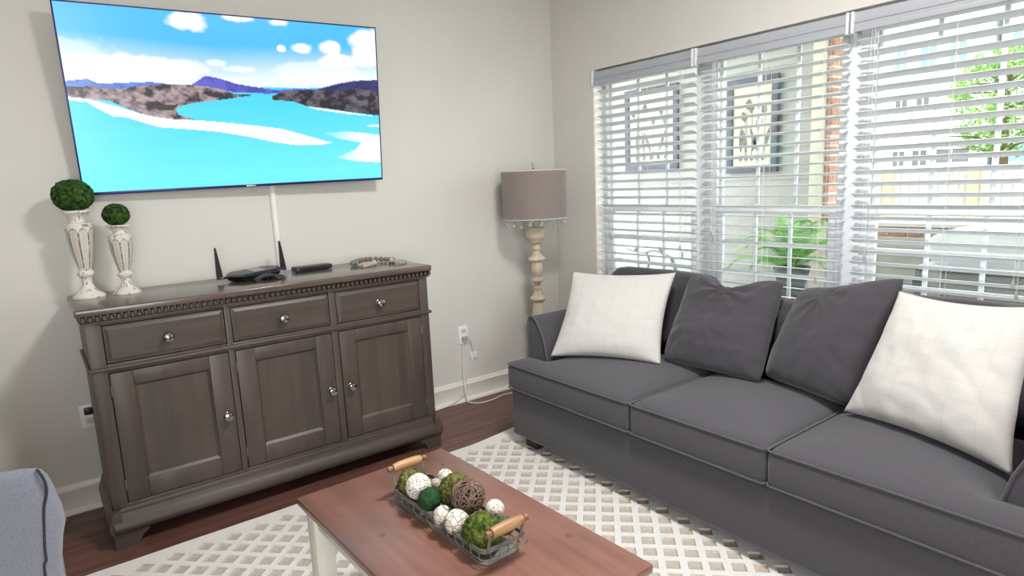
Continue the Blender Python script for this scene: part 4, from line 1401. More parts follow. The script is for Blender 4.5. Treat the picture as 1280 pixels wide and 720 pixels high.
# ------------------------------------------------------------------ armchair seen from behind (bottom left)
def build_armchair():
    t = thing('armchair', 'blue grey armchair with dark piping at the left edge, seen from behind', 'armchair', (-3.35, -1.6, 0))
    XR, XL = -2.95, -3.78
    # back: rounded slab, outline bulges to the right; one mesh from horizontal sections
    n = 28
    V = []; rows = []
    Z = [0.10, 0.16, 0.30, 0.45, 0.60, 0.70, 0.76, 0.80, 0.84, 0.875, 0.900, 0.911, 0.917]
    edge = {0.10: -2.955, 0.16: -2.950, 0.30: -2.945, 0.45: -2.945, 0.60: -2.943, 0.70: -2.940, 0.76: -2.932, 0.80: -2.923, 0.84: -2.925, 0.875: -2.931, 0.900: -2.937, 0.911: -2.944, 0.917: -2.958}
    seg = 40
    for z in Z:
        xr = edge[z]; xl = 2 * -3.36 - xr
        inset = {0.900: 0.001, 0.911: 0.003, 0.917: 0.010}.get(z, 0.0)
        y0 = -1.955 + 0.05 * (0.917 - z) + inset      # rear face, raked
        y1 = -1.76 + 0.03 * (0.917 - z) - inset
        cxm, cym = (xr + xl) / 2, (y0 + y1) / 2
        hx, hy = (xr - xl) / 2, (y1 - y0) / 2
        rows.append(len(V))
        for k in range(seg):
            a = 2 * PI * k / seg
            ca, sa = math.cos(a), math.sin(a)
            px = math.copysign(abs(ca) ** 0.16, ca) if abs(ca) > 1e-6 else 0
            py = math.copysign(abs(sa) ** 0.22, sa) if abs(sa) > 1e-6 else 0
            V.append((cxm + hx * px, cym + hy * py, z))
    F = []
    for r in range(len(Z) - 1):
        for k in range(seg):
            F.append((rows[r] + k, rows[r] + (k + 1) % seg, rows[r + 1] + (k + 1) % seg, rows[r + 1] + k))
    F.append(tuple(rows[0] + k for k in range(seg - 1, -1, -1)))
    F.append(tuple(rows[-1] + k for k in range(seg)))
    for q in range(len(V)):
        x_, y_, z_ = V[q]
        if z_ > 0.6:
            V[q] = (x_, y_, z_ - max(0.0, y_ + 1.945) * 0.62 * (z_ - 0.6) / 0.3)
    b = MB().add(V, F).build('back', 'chair', t, smooth=60)
    for s in (1, -1):
        pts = []
        for x, z in ((-2.951, 0.906), (-2.946, 0.893), (-2.9425, 0.875), (-2.944, 0.855), (-2.951, 0.83), (-2.956, 0.79), (-2.960, 0.75), (-2.961, 0.73), (-2.966, 0.71), (-2.965, 0.60), (-2.964, 0.30), (-2.964, 0.12)):
            xx = x if s > 0 else 2 * -3.36 - x
            pts.append((xx, -1.947 + 0.05 * (0.917 - z) + (0.002 if z > 0.9 else 0) - (0.0 if z > 0.85 else 0.002), z))
        MB().tube(catmull(pts, 5), 0.0025, 6).build('piping', 'pipedark', b, smooth=80)
    for s in (1, -1):
        xc = -3.36 + s * 0.335
        MB().box(xc - 0.07, xc + 0.07, -1.80, -1.10, 0.10, 0.62, 0.05, 4).build('arm', 'chair', t, smooth=60)
    MB().box(-3.63, -3.09, -1.78, -1.10, 0.10, 0.32, 0.02, 2).build('seat_base', 'chair', t, smooth=50)
    soft_block(-3.62, -3.10, -1.77, -1.06, 0.322, 0.48, 0.04, (0.004, 0.004, 0.02), 'chair', 'seat_cushion', t, n=12)
    for x in (-3.66, -3.06):
        for y in (-1.84, -1.16):
            MB().box(x - 0.025, x + 0.025, y - 0.025, y + 0.025, 0.0165, 0.105, 0.004).build('leg', 'foot', t)
    return t


build_armchair()


# ------------------------------------------------------------------ rug
def build_rug():
    x0, x1, y0, y1 = -3.45, -0.925, -3.65, -0.645
    zt, zp = 0.0155, 0.0085
    bw = 0.060
    P = 0.0745
    s2 = math.sqrt(0.5)
    bm = bmesh.new()
    # lattice of square wells turned 45 degrees, phase so that a row of wells sits 0.125 m from the back edge
    ox, oy = -1.205, -1.635

    def W_(s, t_, z):
        return Vector((ox + (s - t_) * s2 * P, oy + (s + t_) * s2 * P, z))
    cache = {}

    def vert(s, t_, z):
        key = (round(s, 3), round(t_, 3), round(z, 4))
        if key not in cache:
            w = W_(s, t_, z)
            if z > zp + 0.001:
                w.z += 0.0022 * noise.noise(Vector((w.x * 25, w.y * 25, 1)))
            cache[key] = bm.verts.new(w)
        return cache[key]
    N = 60
    h = 0.325
    hb = 0.285
    ix0, ix1, iy0, iy1 = x0 + bw, x1 - bw, y0 + bw, y1 - bw
    for i in range(-N, N):
        for j in range(-N, N):
            c = W_(i, j, 0)
            if not (x0 - 0.1 < c.x < x1 + 0.1 and y0 - 0.1 < c.y < y1 + 0.1):
                continue
            jt = (noise.noise(Vector((i * 1.7, j * 2.3, 0))) * 0.03, noise.noise(Vector((i * 2.1, j * 1.1, 5))) * 0.03)
            o = [vert(i - .5, j - .5, zt), vert(i + .5, j - .5, zt), vert(i + .5, j + .5, zt), vert(i - .5, j + .5, zt)]
            well = ix0 < c.x < ix1 and iy0 < c.y < iy1
            if not well:
                f = bm.faces.new(o); f.material_index = 0
                continue
            def q(d, z):
                return [bm.verts.new(W_(i + jt[0] + a * d, j + jt[1] + b * d, z)) for a, b in ((-1, -1), (1, -1), (1, 1), (-1, 1))]
            a = q(h, zt + 0.001); b = q(hb, zp)
            for k in range(4):
                k2 = (k + 1) % 4
                bm.faces.new([o[k], o[k2], a[k2], a[k]]).material_index = 0
                bm.faces.new([a[k], a[k2], b[k2], b[k]]).material_index = 1
            bm.faces.new(b).material_index = 1
    for co, no in (((x0, 0, 0), (-1, 0, 0)), ((x1, 0, 0), (1, 0, 0)), ((0, y0, 0), (0, -1, 0)), ((0, y1, 0), (0, 1, 0))):
        g = bm.verts[:] + bm.edges[:] + bm.faces[:]
        bmesh.ops.bisect_plane(bm, geom=g, plane_co=co, plane_no=no, clear_outer=True)
    be = [e for e in bm.edges if e.is_boundary and (abs(e.verts[0].co.x - x0) < 1e-3 or abs(e.verts[0].co.x - x1) < 1e-3 or abs(e.verts[0].co.y - y0) < 1e-3 or abs(e.verts[0].co.y - y1) < 1e-3)]
    r = bmesh.ops.extrude_edge_only(bm, edges=be)
    for v in r['geom']:
        if isinstance(v, bmesh.types.BMVert):
            v.co.z = 0.0008
    # the far right corner of the rug lifts slightly
    for v in bm.verts:
        dx, dy = (x1 - v.co.x), (y1 - v.co.y)
        if dx < 0.25 and dy < 0.22:
            v.co.z += 0.020 * (1 - dx / 0.25) ** 1.0 * (1 - dy / 0.22) ** 1.0
    bmesh.ops.recalc_face_normals(bm, faces=bm.faces)
    me = bpy.data.meshes.new('rug')
    bm.to_mesh(me); bm.free()
    me.materials.append(M['rug']); me.materials.append(M['rugpit'])
    o = bpy.data.objects.new('area_rug', me)
    COL.objects.link(o)
    tag(o, 'white shag rug with a carved diamond lattice under the coffee table', 'rug')


build_rug()


# ------------------------------------------------------------------ coffee table
def build_table():
    ang = math.radians(2.0)
    A = Vector((-2.344, -1.462)); B = Vector((-1.823, -1.438))
    t = thing('coffee_table', 'coffee table with reddish brown top and cream legs', 'coffee table', (-2.09, -1.93, 0.0165))
    cx, cy = -2.092, -1.927
    xf = Matrix.Translation((cx, cy, 0)) @ Matrix.Rotation(math.radians(1.6), 4, 'Z')
    hx, hy = 0.262, 0.472
    zt = 0.452
    MB().box(-hx, hx, -hy, hy, zt - 0.024, zt, 0.004, 2, xf=xf).build('tabletop', 'tabletop', t)
    for x, y, r in ((-0.165, 0.10, 0.005), (0.20, -0.245, 0.007), (0.19, 0.35, 0.004), (-0.20, 0.36, 0.004)):
        MB().lathe([(r * 1.7, zt - 0.002), (r * 1.5, zt + 0.0003), (r * 0.4, zt + 0.0002)], (x, y), 14, xf=xf).build('knot', 'knot', t)
    for sx in (-1, 1):
        for sy in (-1, 1):
            lx, ly = sx * (hx - 0.046), sy * (hy - 0.052)
            MB().box(lx - 0.029, lx + 0.029, ly - 0.029, ly + 0.029, 0.0172, zt - 0.024, 0.003, xf=xf).build('leg', 'cream', t)
    for sx in (-1, 1):
        MB().box(sx * (hx - 0.036) - 0.009, sx * (hx - 0.036) + 0.009, -(hy - 0.081), hy - 0.081, zt - 0.082, zt - 0.024, 0.002, xf=xf).build('apron', 'cream', t)
    for sy in (-1, 1):
        MB().box(-(hx - 0.075), hx - 0.075, sy * (hy - 0.04) - 0.009, sy * (hy - 0.04) + 0.009, zt - 0.082, zt - 0.024, 0.002, xf=xf).build('apron', 'cream', t)


build_table()
TT = 0.4525


# ------------------------------------------------------------------ wire tray and its decorative balls
def build_tray():
    t = thing('wire_tray', 'long grey wire tray with turned wooden handles on the coffee table', 'tray', (-2.085, -1.915, TT))
    xf = Matrix.Translation((-2.085, -1.915, 0)) @ Matrix.Rotation(math.radians(1.8), 4, 'Z')
    hx, hy = 0.066, 0.228

    def loop(hx_, hy_, z, r=0.02, n=5):
        out = []
        for sx, sy, a0 in ((1, 1, 0), (-1, 1, 90), (-1, -1, 180), (1, -1, 270)):
            for k in range(n + 1):
                a = math.radians(a0 + 90 * k / n)
                out.append(xf @ Vector((sx * (hx_ - r) + r * math.cos(a), sy * (hy_ - r) + r * math.sin(a), z)))
        return out
    zr = TT + 0.045
    # flat rim strip
    a = loop(hx, hy, zr - 0.007); b = loop(hx, hy, zr + 0.005); c = loop(hx - 0.002, hy - 0.002, zr - 0.007); d_ = loop(hx - 0.002, hy - 0.002, zr + 0.005)
    n = len(a)
    m = MB()
    fs = []
    for k in range(n):
        q = (k + 1) % n
        fs += [(k, q, n + q, n + k), (2 * n + q, 2 * n + k, 3 * n + k, 3 * n + q), (n + k, n + q, 3 * n + q, 3 * n + k), (q, k, 2 * n + k, 2 * n + q)]
    m.add(a + b + c + d_, fs)
    m.build('rim', 'wire', t, smooth=40)
    MB().tube(loop(hx - 0.004, hy - 0.004, TT + 0.0185), 0.0016, 6, closed=True).tube(loop(hx - 0.010, hy - 0.010, TT + 0.0028), 0.0022, 6, closed=True).build('frame_wire', 'wire', t)
    up = MB()
    for k in range(13):
        y = -hy + 0.022 + (2 * hy - 0.044) * k / 12
        pts = [(-hx + 0.001, zr), (-hx + 0.004, TT + 0.018), (-hx + 0.012, TT + 0.003), (hx - 0.012, TT + 0.003), (hx - 0.004, TT + 0.018), (hx - 0.001, zr)]
        up.tube([xf @ Vector((x, y, z)) for x, z in pts], 0.0014, 5)
    for k in range(4):
        x = -hx + 0.024 + (2 * hx - 0.048) * k / 3
        pts = [(-hy + 0.001, zr), (-hy + 0.004, TT + 0.018), (-hy + 0.012, TT + 0.003), (hy - 0.012, TT + 0.003), (hy - 0.004, TT + 0.018), (hy - 0.001, zr)]
        up.tube([xf @ Vector((x, y, z)) for y, z in pts], 0.0014, 5)
    up.build('wire_grid', 'wire', t)
    MB().box(-hx + 0.012, hx - 0.012, -hy + 0.012, hy - 0.012, TT + 0.0040, TT + 0.0050, xf=xf).build('base_plate', 'wire', t, smooth=0)
    for s in (-1, 1):
        y = s * (hy + 0.004)
        hz = TT + 0.098
        yo = y + s * 0.010
        prof = [(0.0045, -0.066), (0.0085, -0.064), (0.0085, -0.054), (0.0058, -0.052), (0.0058, -0.050), (0.0108, -0.047), (0.0138, -0.030), (0.0146, 0.0), (0.0138, 0.030), (0.0108, 0.047), (0.0058, 0.050), (0.0058, 0.052), (0.0085, 0.054), (0.0085, 0.064), (0.0045, 0.066)]
        hxf = xf @ Matrix.Translation((0, yo, hz)) @ Matrix.Rotation(PI / 2, 4, 'Y')
        h = MB().lathe(prof[5:10], (0, 0), 18, xf=hxf).build('handle', 'handle', t, smooth=50)
        MB().lathe(prof[:6], (0, 0), 16, xf=hxf).build('handle_end', 'handle_end', h, smooth=50)
        MB().lathe(prof[9:], (0, 0), 16, xf=hxf).build('handle_end', 'handle_end', h, smooth=50)
        for sx in (-1, 1):
            x = sx * 0.051
            pts = [Vector((x, y - s * 0.004, zr - 0.006)), Vector((x, y + s * 0.002, zr + 0.02)), Vector((x, yo, hz))]
            bk = MB()
            vs = []
            for p_ in pts:
                for dx, dy in ((-0.0045, -0.001), (0.0045, -0.001), (0.0045, 0.001), (-0.0045, 0.001)):
                    vs.append(xf @ Vector((p_.x + dx, p_.y + dy, p_.z)))
            fs = [(3, 2, 1, 0), (8, 9, 10, 11)]
            for q in (0, 4):
                fs += [(q + k, q + (k + 1) % 4, q + 4 + (k + 1) % 4, q + 4 + k) for k in range(4)]
            bk.add(vs, fs)
            bk.build('handle_bracket', 'wire', h, smooth=0)
        # loose ring beside the handle
        rc = xf @ Vector((0.058, y + s * 0.006, zr - 0.004))
        MB().tube([(rc.x, rc.y + 0.009 * math.cos(2 * PI * k / 16), rc.z + 0.014 * math.sin(2 * PI * k / 16)) for k in range(16)], 0.0016, 6, closed=True).build('ring', 'wire', t)


build_tray()
BG = 'decorative balls in the wire tray'
moss_ball('moss_ball', (-2.104, -1.722, 0.508), 0.0425, 'moss_olive', 'olive moss ball at the far end of the tray, behind the white speckled ball', 'decorative ball', sub=5, amp=0.10, freq=12, group=BG, fuzz=250)
moss_ball('moss_ball', (-2.053, -1.886, 0.528), 0.0495, 'moss_olive', 'large olive moss ball in the middle of the tray, behind the twig ball', 'decorative ball', sub=5, amp=0.09, freq=12, group=BG, fuzz=300)
moss_ball('moss_ball', (-2.100, -2.076, 0.508), 0.0485, 'moss', 'bright green moss ball at the near end of the tray by the handle', 'decorative ball', sub=5, amp=0.09, freq=12, group=BG, fuzz=350)


def plain_ball(name, c, r, mk, label, sub=4, amp=0.0, freq=10):
    return moss_ball(name, c, r, mk, label, 'decorative ball', sub=sub, amp=amp, freq=freq, group=BG)


plain_ball('speckled_ball', (-2.121, -1.792, 0.530), 0.0368, 'speckle', 'larger white speckled ball near the far end of the tray', amp=0.02)
plain_ball('green_ball', (-2.126, -1.864, 0.521), 0.0322, 'green_ball', 'dark green ball at the left edge of the tray', amp=0.03)
plain_ball('speckled_ball', (-2.012, -1.757, 0.510), 0.0242, 'speckle', 'small white speckled ball behind the large olive moss ball', amp=0.02)
plain_ball('beige_ball', (-2.056, -1.777, 0.510), 0.0165, 'tassel', 'tiny beige ball beside the larger white speckled ball', amp=0.05)
plain_ball('crackled_ball', (-2.131, -1.941, 0.507), 0.0262, 'crackle', 'smaller white crackled ball below the dark green ball', amp=0.03)
plain_ball('crackled_ball', (-2.121, -1.995, 0.508), 0.0335, 'crackle', 'larger white crackled ball between the twig ball and the bright moss ball', amp=0.03)
plain_ball('speckled_ball', (-2.013, -2.012, 0.510), 0.0268, 'speckle', 'white speckled ball right of the bright green moss ball', amp=0.02)
plain_ball('grey_green_ball', (-2.030, -2.083, 0.500), 0.0238, 'greygreen_ball', 'small grey green ball beside the near handle', amp=0.06)
tw = MB()
rt_ = random.Random(4)
tc_ = Vector((-2.069, -1.972, 0.553)); R_ = 0.0445
tw.sphere(tc_, R_ * 0.80, 14, 9, mi=1)
for k in range(80):
    ax = Vector((rt_.gauss(0, 1), rt_.gauss(0, 1), rt_.gauss(0, 1))).normalized()
    u = ax.orthogonal().normalized(); w_ = ax.cross(u)
    a0 = rt_.uniform(0, 6.28); ln = rt_.uniform(2.0, 5.0); tl = rt_.uniform(-0.45, 0.45)
    pts = []
    for i in range(15):
        a = a0 + ln * i / 14
        d_ = (u * math.cos(a) + w_ * math.sin(a) + ax * tl)
        pts.append(tc_ + d_.normalized() * (R_ * (1 + rt_.uniform(-0.05, 0.04))))
    tw.tube(pts, rt_.uniform(0.0011, 0.0018), 5)
o = tw.build('twig_ball', ['twig', 'twigcore'], None, smooth=60, loc=(tc_.x, tc_.y, tc_.z - R_))
tag(o, 'brown woven twig ball on top of the pile in the tray', 'decorative ball', BG)

# ------------------------------------------------------------------ ceiling fixture (out of frame, gives the room its lamp light)
cl = thing('ceiling_light', 'round flush ceiling light above the coffee table', 'ceiling light', (-1.55, -2.3, CH))
MB().lathe([(0.20, CH), (0.20, CH - 0.03), (0.18, CH - 0.04)], (-1.55, -2.3), 32).build('housing', 'trim', cl)


# ------------------------------------------------------------------ outside: porch
MB().box(0.16, 40, -40, 60, -0.75, -0.55).build('lawn', 'lawn', kind='structure', smooth=0)
MB().box(0.142, 2.35, -6.0, 4.5, -0.54, -0.10).build('porch_floor', 'concrete', kind='structure', smooth=0)
PX = 2.0
pw = MB().box(PX + 0.03, PX + 0.2, -0.75, 4.5, -0.10, 2.95).build('porch_wall', 'siding', kind='structure', smooth=0)
z = -0.10
first = MB().add([(PX + 0.004, -0.75, z), (PX + 0.020, -0.75, z + 0.128), (PX + 0.03, -0.75, z + 0.128), (PX + 0.03, -0.75, z),
                  (PX + 0.004, 4.5, z), (PX + 0.020, 4.5, z + 0.128), (PX + 0.03, 4.5, z + 0.128), (PX + 0.03, 4.5, z)],
                 [(0, 1, 2, 3), (7, 6, 5, 4), (0, 4, 5, 1), (1, 5, 6, 2), (3, 7, 4, 0)]).build('siding_board', 'siding', pw, smooth=0)
for k in range(1, 24):
    dup(first, (0, 0, 0.127 * k))
MB().box(PX - 0.012, PX + 0.05, -0.842, -0.735, 0.93, 2.95, 0.003).build('trim_4', 'outtrim', kind='structure')
hw = MB().box(PX + 0.05, PX + 0.21, -6.0, -0.88, -0.10, 0.845).build('porch_half_wall', 'mortar', kind='structure', smooth=0)
first = MB().add([(PX + 0.024, -6.0, -0.10), (PX + 0.040, -6.0, 0.028), (PX + 0.05, -6.0, 0.028), (PX + 0.05, -6.0, -0.10),
                  (PX + 0.024, -0.84, -0.10), (PX + 0.040, -0.84, 0.028), (PX + 0.05, -0.84, 0.028), (PX + 0.05, -0.84, -0.10)],
                 [(0, 1, 2, 3), (7, 6, 5, 4), (0, 4, 5, 1), (1, 5, 6, 2), (3, 7, 4, 0)]).build('siding_board', 'siding', hw, smooth=0)
for k in range(1, 7):
    dup(first, (0, 0, 0.127 * k))
ba = MB().box(PX + 0.012, PX + 0.22, -1.012, -0.918, 0.868, 0.936, 0.004, 1).build('brick', 'brick', hw)
bb = MB().box(PX + 0.012, PX + 0.22, -1.012, -0.918, 0.868, 0.936, 0.004, 1).build('brick', 'brickb', hw)
MB().box(PX + 0.02, PX + 0.21, -6.0, -0.91, 0.846, 0.868).build('mortar_bed', 'mortar', hw, smooth=0)
MB().box(PX + 0.022, PX + 0.21, -6.0, -0.91, 0.8685, 0.937).build('mortar_joint', 'mortar', hw, smooth=0)
for k in range(1, 30):
    dup(ba if k % 3 else bb, (random.uniform(-0.002, 0.002), -0.106 * k, 0))
MB().box(PX - 0.01, PX + 0.25, -6.0, -0.905, 0.938, 0.966, 0.004, 1).build('cap', 'stone', hw)

MB().box(0.142, 2.45, -6.0, 4.5, 2.96, 3.12).build('porch_ceiling', 'outtrim', kind='structure', smooth=0)
# brick column at the end of the porch wall
bc = thing('brick_column', 'red brick porch column beside the beige siding', 'column', (PX + 0.16, -0.75, -0.10))
cx0, cx1, cy0, cy1 = PX + 0.0, PX + 0.36, -0.885, -0.60
MB().box(cx0 + 0.003, cx1 - 0.003, cy0 + 0.003, -0.752, -0.10, 2.95).build('mortar_core', 'mortar', bc, smooth=0)
proto = {}


def brick(name, x0, x1, y0, y1, z0):
    key = (round(x1 - x0, 3), round(y1 - y0, 3), random.randint(0, 1))
    if key not in proto:
        proto[key] = MB().box(x0, x1, y0, y1, z0, z0 + 0.057, 0.003, 1).build('brick', 'brick' if key[2] else 'brickb', bc)
        proto[key]['_o'] = 0
        proto[key]['_x'] = (x0, y0, z0)
        del proto[key]['_o']
        return
    q = proto[key]
    a = q['_x']
    c = dup(q, (x0 - a[0], y0 - a[1], z0 - a[2]))


z = 0.97
row = 0
while z < 2.9:
    # -y face: two lengths, staggered; -x face: header ends in shade
    if row % 2:
        xs_ = [(cx0, cx0 + 0.20), (cx0 + 0.212, cx1)]
    else:
        xs_ = [(cx0, cx0 + 0.094), (cx0 + 0.106, cx0 + 0.306), (cx0 + 0.318, cx1)]
    for a, b in xs_:
        brick('brick', a, b, cy0, cy0 + 0.042 if a > cx0 else cy0 + 0.040, z)
    z += 0.072
    row += 1
for q in bc.children:
    if '_x' in q.keys():
        del q['_x']


# framed prints on the porch wall
def framed_print(y0, y1, z0, z1, label, seed):
    """y0 > y1 (y0 is the far/left side)"""
    t = thing('framed_print', label, 'picture', (PX, (y0 + y1) / 2, z0), 'framed botanical prints on the porch wall')
    f = MB()
    b = 0.055
    xa, xb = PX - 0.035, PX + 0.004
    f.box(xa, xb, y1, y0, z1 - b, z1, 0.004).box(xa, xb, y1, y0, z0, z0 + b, 0.004).box(xa, xb, y0 - b, y0, z0 + b, z1 - b, 0.004).box(xa, xb, y1, y1 + b, z0 + b, z1 - b, 0.004)
    f.build('frame', 'artframe', t)
    pp = MB().box(PX - 0.018, PX - 0.012, y1 + b, y0 - b, z0 + b, z1 - b).build('print', 'artpaper', t, smooth=0)
    r = random.Random(seed)
    w = MB()
    H = z1 - z0
    for k in range(5):
        yb = y1 + b + 0.05 + (y0 - y1 - 2 * b - 0.1) * (k + 0.5) / 5
        zb = z0 + b + 0.05
        zt = z0 + H * r.uniform(0.5, 0.78)
        yt = yb + r.uniform(-0.05, 0.05)
        w.box(PX - 0.0195, PX - 0.018, min(yb, yt) - 0.002, min(yb, yt) + 0.003, zb, zt)

        def leaf(cy, cz, ly, lz, wd):
            d_ = Vector((ly, lz)); nn_ = Vector((-lz, ly)).normalized() * wd
            pts = []
            for s in range(7):
                u = s / 6
                pts.append((cy + ly * u + nn_.x * math.sin(PI * u), cz + lz * u + nn_.y * math.sin(PI * u)))
            for s in range(5, 0, -1):
                u = s / 6
                pts.append((cy + ly * u - nn_.x * math.sin(PI * u), cz + lz * u - nn_.y * math.sin(PI * u)))
            w.prism(pts, 'x', PX - 0.0198, PX - 0.018)
        leaf(yb, zb - 0.01, 0, 0.06, 0.022)
        leaf(yb, zb + 0.06, r.uniform(-0.09, 0.09), H * 0.27, 0.018)
        leaf(yt, zt - 0.02, r.uniform(-0.03, 0.03), 0.09, 0.028)
    w.build('drawing', 'artink', pp, smooth=0)


framed_print(1.165, 0.515, 1.42, 2.20, 'dark framed botanical print seen through the left window', 3)
framed_print(-0.005, -0.470, 1.36, 2.13, 'dark framed botanical print seen through the middle window', 9)

# fern in a grey pot on a stand
fp = thing('potted_fern', 'bright green fern in a grey pot outside the middle window', 'plant', (1.42, -0.93, -0.10))
MB().lathe([(0.075, 0.47), (0.105, 0.60), (0.118, 0.655), (0.124, 0.66), (0.124, 0.685), (0.110, 0.687), (0.106, 0.665)], (1.42, -0.93), 28).build('pot', 'pot', fp)
MB().lathe([(0.16, -0.099), (0.16, -0.08), (0.03, -0.05), (0.025, 0.44), (0.12, 0.455), (0.12, 0.472)], (1.42, -0.93), 24).build('stand', 'patiometal', fp)
rf = random.Random(12)
frs = []
for v in range(3):
    m = MB()
    L_ = (0.42, 0.34, 0.28)[v]
    up_ = (0.26, 0.30, 0.14)[v]
    def P_(s):
        return Vector((L_ * s, 0, up_ * math.sin(PI * 0.62 * s) * 1.05 - 0.10 * s * s))
    m.tube([P_(i / 12) for i in range(13)], [0.0028 * (1 - 0.7 * i / 12) for i in range(13)], 5)
    for i in range(2, 30):
        s = i / 30
        p0 = P_(s)
        ln = 0.072 * math.sin(PI * (0.08 + 0.9 * s)) ** 0.7
        for sg in (-1, 1):
            tip = p0 + Vector((0.022, sg * ln, -0.010 - 0.1 * ln))
            mid_ = p0.lerp(tip, 0.45)
            wv = Vector((0.0062, 0, 0.001))
            m.add([p0, mid_ - wv, tip, mid_ + wv], [(0, 1, 2, 3)])
    frs.append(m)
protoF = []
for k in range(34):
    v = k % 3
    if k < 3:
        o = frs[v].build('frond', 'fern', fp, smooth=0)
        for q in o.data.vertices:
            q.co += base_of(fp)
        protoF.append(o)
    else:
        o = protoF[v].copy(); COL.objects.link(o); o.parent = fp
    o.location = Vector((1.42, -0.93, 0.672)) - base_of(fp)
    o.rotation_euler = (rf.uniform(-0.2, 0.2), rf.uniform(-0.55, 0.35), 2 * PI * k / 34 * 5 + rf.uniform(-0.3, 0.3))

# white covered table on the porch
ct = thing('covered_patio_table', 'white cover over a grey patio table outside the right window', 'patio table', (1.45, -2.4, -0.10))
sb_ = soft_block(1.16, 1.72, -3.0, -1.87, 0.795, 0.985, 0.075, (0.01, 0.02, 0.02), 'covercloth', 'cover', ct, n=22, seed=3, wr=0.012)
MB().box(1.15, 1.73, -3.02, -1.84, 0.772, 0.800, 0.008, 2).build('cover_hem', 'covercloth', ct)
MB().box(1.20, 1.68, -2.96, -1.93, -0.05, 0.775, 0.01).build('base', 'wicker', ct)
for k in range(7):
    MB().box(1.19, 1.235, -1.845, -1.80, -0.09 + 0.12 * k, 0.0 + 0.12 * k, 0.004).build('post_block', 'patiometal', ct)
MB().box(1.20, 1.225, -1.835, -1.81, -0.10, 0.78).build('post', 'wicker', ct, smooth=0)
MB().box(1.22, 1.66, -2.94, -1.95, -0.10, -0.05).build('plinth', 'patiometal', ct, smooth=0)

# outdoor chair with a patterned white cushion
oc = thing('patio_chair', 'white cushioned patio chair with dark leaf marks outside the left window', 'patio chair', (1.05, -0.12, -0.10))
cb = soft_block(0.90, 1.05, -0.50, 0.26, 0.40, 0.865, 0.06, (0.015, 0.01, 0.015), 'covercloth', 'back_cushion', oc, n=16, seed=9, lean=0.06)
soft_block(0.42, 0.93, -0.48, 0.24, 0.28, 0.40, 0.04, (0.005, 0.005, 0.015), 'covercloth', 'seat_cushion', oc, n=12, seed=5)
MB().box(0.40, 1.08, -0.52, 0.28, 0.22, 0.278, 0.01).build('seat_frame', 'patiometal', oc)
MB().box(1.075, 1.115, -0.50, 0.26, 0.22, 0.84, 0.008).build('back_frame', 'patiometal', oc)
for x in (0.44, 1.05):
    for y in (-0.48, 0.24):
        MB().box(x - 0.02, x + 0.02, y - 0.02, y + 0.02, -0.10, 0.225, 0.003).build('leg', 'patiometal', oc)
mo = MB()
for pts, wd in (([(0.20, 0.80), (0.02, 0.775), (-0.10, 0.80), (-0.26, 0.76)], 0.006), ([(-0.02, 0.775), (-0.05, 0.72), (-0.04, 0.66)], 0.009), ([(-0.26, 0.76), (-0.30, 0.68), (-0.33, 0.60)], 0.012), ([(0.10, 0.79), (0.06, 0.83)], 0.010), ([(-0.18, 0.78), (-0.14, 0.83)], 0.010)):
    mo.tube([Vector((0.878 + 0.06 * (zz - 0.4) + 0.004, yy, zz)) for yy, zz in [(v_.x, v_.y) for v_ in catmull([(a_, b_, 0) for a_, b_ in pts], 5)]], wd, 6)
mo.build('leaf_motif', 'motif', cb)

# ------------------------------------------------------------------ outside: fence, tree, houses
fe = thing('wooden_fence', 'pale wooden picket fence beyond the right window', 'fence', (9.0, 0.8, -0.55))
fp0 = MB().prism([(3.2, -0.54), (3.2, 1.25), (3.165, 1.29), (3.10, 1.29), (3.065, 1.25), (3.065, -0.54)], 'x', 9.0, 9.02).build('picket', 'fence', fe, smooth=0)
for k in range(1, 46):
    dup(fp0, (0, -0.142 * k, random.uniform(-0.012, 0.008)))
for yy in (1.543, 0.30, -0.95, 2.8):
    MB().box(8.93, 9.0, yy - 0.075, yy + 0.075, -0.545, 1.24, 0.005, 1).build('post', 'fencepost', fe)
for zz in (0.0, 0.95):
    MB().box(9.021, 9.06, -3.3, 3.2, zz, zz + 0.09).build('rail', 'fence', fe, smooth=0)


def house(y0, y1, x0, x1, zt, wins, label, storeys):
    t = thing('townhouse', label, 'house', ((x0 + x1) / 2, (y0 + y1) / 2, -0.55), 'pale townhouses beyond the fence')
    MB().box(x0, x1, y0, y1, -0.55, zt).build('wall', 'house', t, smooth=0)
    MB().prism([(y0 - 0.1, zt - 0.05), (y1 + 0.1, zt - 0.05), ((y0 + y1) / 2, zt + 2.4)], 'x', x0 - 0.5, x1 + 0.5).build('roof', 'houseroof', t, smooth=0)
    MB().box(x0 - 0.45, x0, y0 - 0.1, y1 + 0.1, zt - 0.35, zt - 0.02).build('eave', 'housetrim', t, smooth=0)
    for zz in storeys:
        MB().box(x0 - 0.06, x0, y0, y1, zz, zz + 0.25).build('band', 'housetrim', t, smooth=0)
    for (yc, zc, w, h, mk) in wins:
        f = MB()
        e = 0.10
        xa = x0 - 0.07
        f.box(xa, x0, yc - w / 2 - e, yc - w / 2, zc - h / 2 - e, zc + h / 2 + e).box(xa, x0, yc + w / 2, yc + w / 2 + e, zc - h / 2 - e, zc + h / 2 + e)
        f.box(xa, x0, yc - w / 2, yc + w / 2, zc + h / 2, zc + h / 2 + e).box(xa, x0, yc - w / 2, yc + w / 2, zc - h / 2 - e, zc - h / 2)
        f.box(xa, x0, yc - 0.03, yc + 0.03, zc - h / 2, zc + h / 2)
        fo = f.build('window', 'housetrim', t, smooth=0)
        MB().box(x0 - 0.02, x0 - 0.005, yc - w / 2, yc + w / 2, zc - h / 2, zc + h / 2).build('pane', mk, fo, smooth=0)


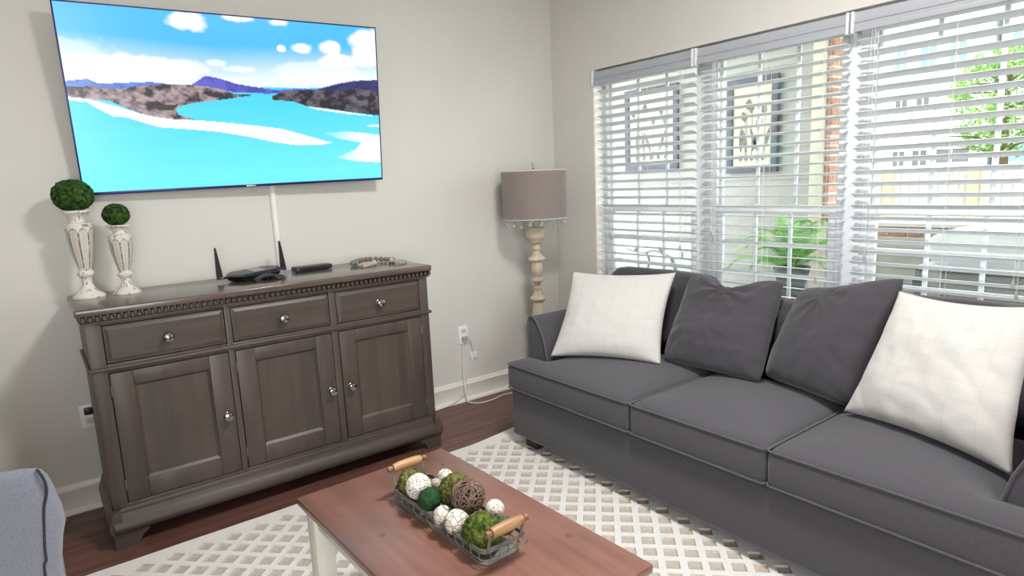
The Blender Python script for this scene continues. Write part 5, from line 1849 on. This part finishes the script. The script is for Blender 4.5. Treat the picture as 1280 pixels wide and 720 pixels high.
house(8.4, 15.2, 36, 46, 9.4, [(12.25, 7.05, 0.55, 1.5, 'housepane'), (10.95, 6.95, 0.75, 1.5, 'housepane'), (9.6, 6.95, 0.75, 1.5, 'housepane'),
                               (12.15, 4.45, 0.6, 0.7, 'darkpane'), (11.1, 4.45, 0.6, 0.7, 'darkpane'), (12.15, 1.65, 0.6, 0.8, 'darkpane'), (11.1, 1.65, 0.7, 0.8, 'darkpane'), (9.6, 1.7, 1.6, 0.7, 'darkpane')],
      'white three storey townhouse with small windows, left behind the fence', (5.3, 2.7))
house(-0.5, 8.1, 37, 47, 9.0, [(7.2, 6.9, 0.8, 1.4, 'housepane'), (5.6, 6.9, 0.8, 1.4, 'housepane'), (3.6, 6.9, 0.8, 1.4, 'housepane'), (7.0, 1.7, 0.9, 0.9, 'housepane'), (5.2, 1.7, 0.9, 0.9, 'housepane'), (6.6, 4.4, 0.8, 1.1, 'housepane')],
      'pale townhouse half hidden behind the leafy tree', (5.3, 2.7))

tr = thing('leafy_tree', 'bright green leafy tree behind the fence', 'tree', (14.0, 1.3, -0.55))
tk = MB()
tk.tube([(14.0, 1.3, -0.55), (14.02, 1.28, 0.6), (13.97, 1.32, 1.5), (14.0, 1.35, 2.6), (14.05, 1.3, 3.6)], [0.14, 0.11, 0.09, 0.07, 0.03], 8)
rl = random.Random(21)
for k in range(16):
    a = rl.uniform(0, 6.28); zz = rl.uniform(1.4, 3.2)
    L_ = rl.uniform(0.6, 1.2)
    tk.tube([(14.0, 1.33, zz), (14.0 + 0.5 * L_ * math.cos(a), 1.33 + 0.5 * L_ * math.sin(a), zz + 0.2), (14.0 + L_ * math.cos(a), 1.33 + L_ * math.sin(a), zz + 0.25)], [0.035, 0.022, 0.01], 5)
tk.build('trunk', 'bark', tr)
lf = MB()
for k in range(9000):
    a = rl.uniform(0, 6.28); u = rl.uniform(-1, 1); r = rl.uniform(0.45, 1.0) ** 0.5
    q = math.sqrt(1 - u * u)
    c = Vector((14.0 + 1.15 * r * q * math.cos(a), 1.25 + 1.15 * r * q * math.sin(a), 2.65 + 1.25 * r * u))
    if noise.noise(c * 1.9) < -0.12:
        continue
    d1 = Vector((rl.gauss(0, 1), rl.gauss(0, 1), rl.gauss(0, 1))).normalized()
    d2 = d1.orthogonal().normalized()
    l_, w_ = 0.055, 0.026
    lf.add([c - d1 * l_, c + d2 * w_, c + d1 * l_, c - d2 * w_], [(0, 1, 2, 3)])
lf.build('foliage', 'leaf', tr, smooth=0, kind='stuff')
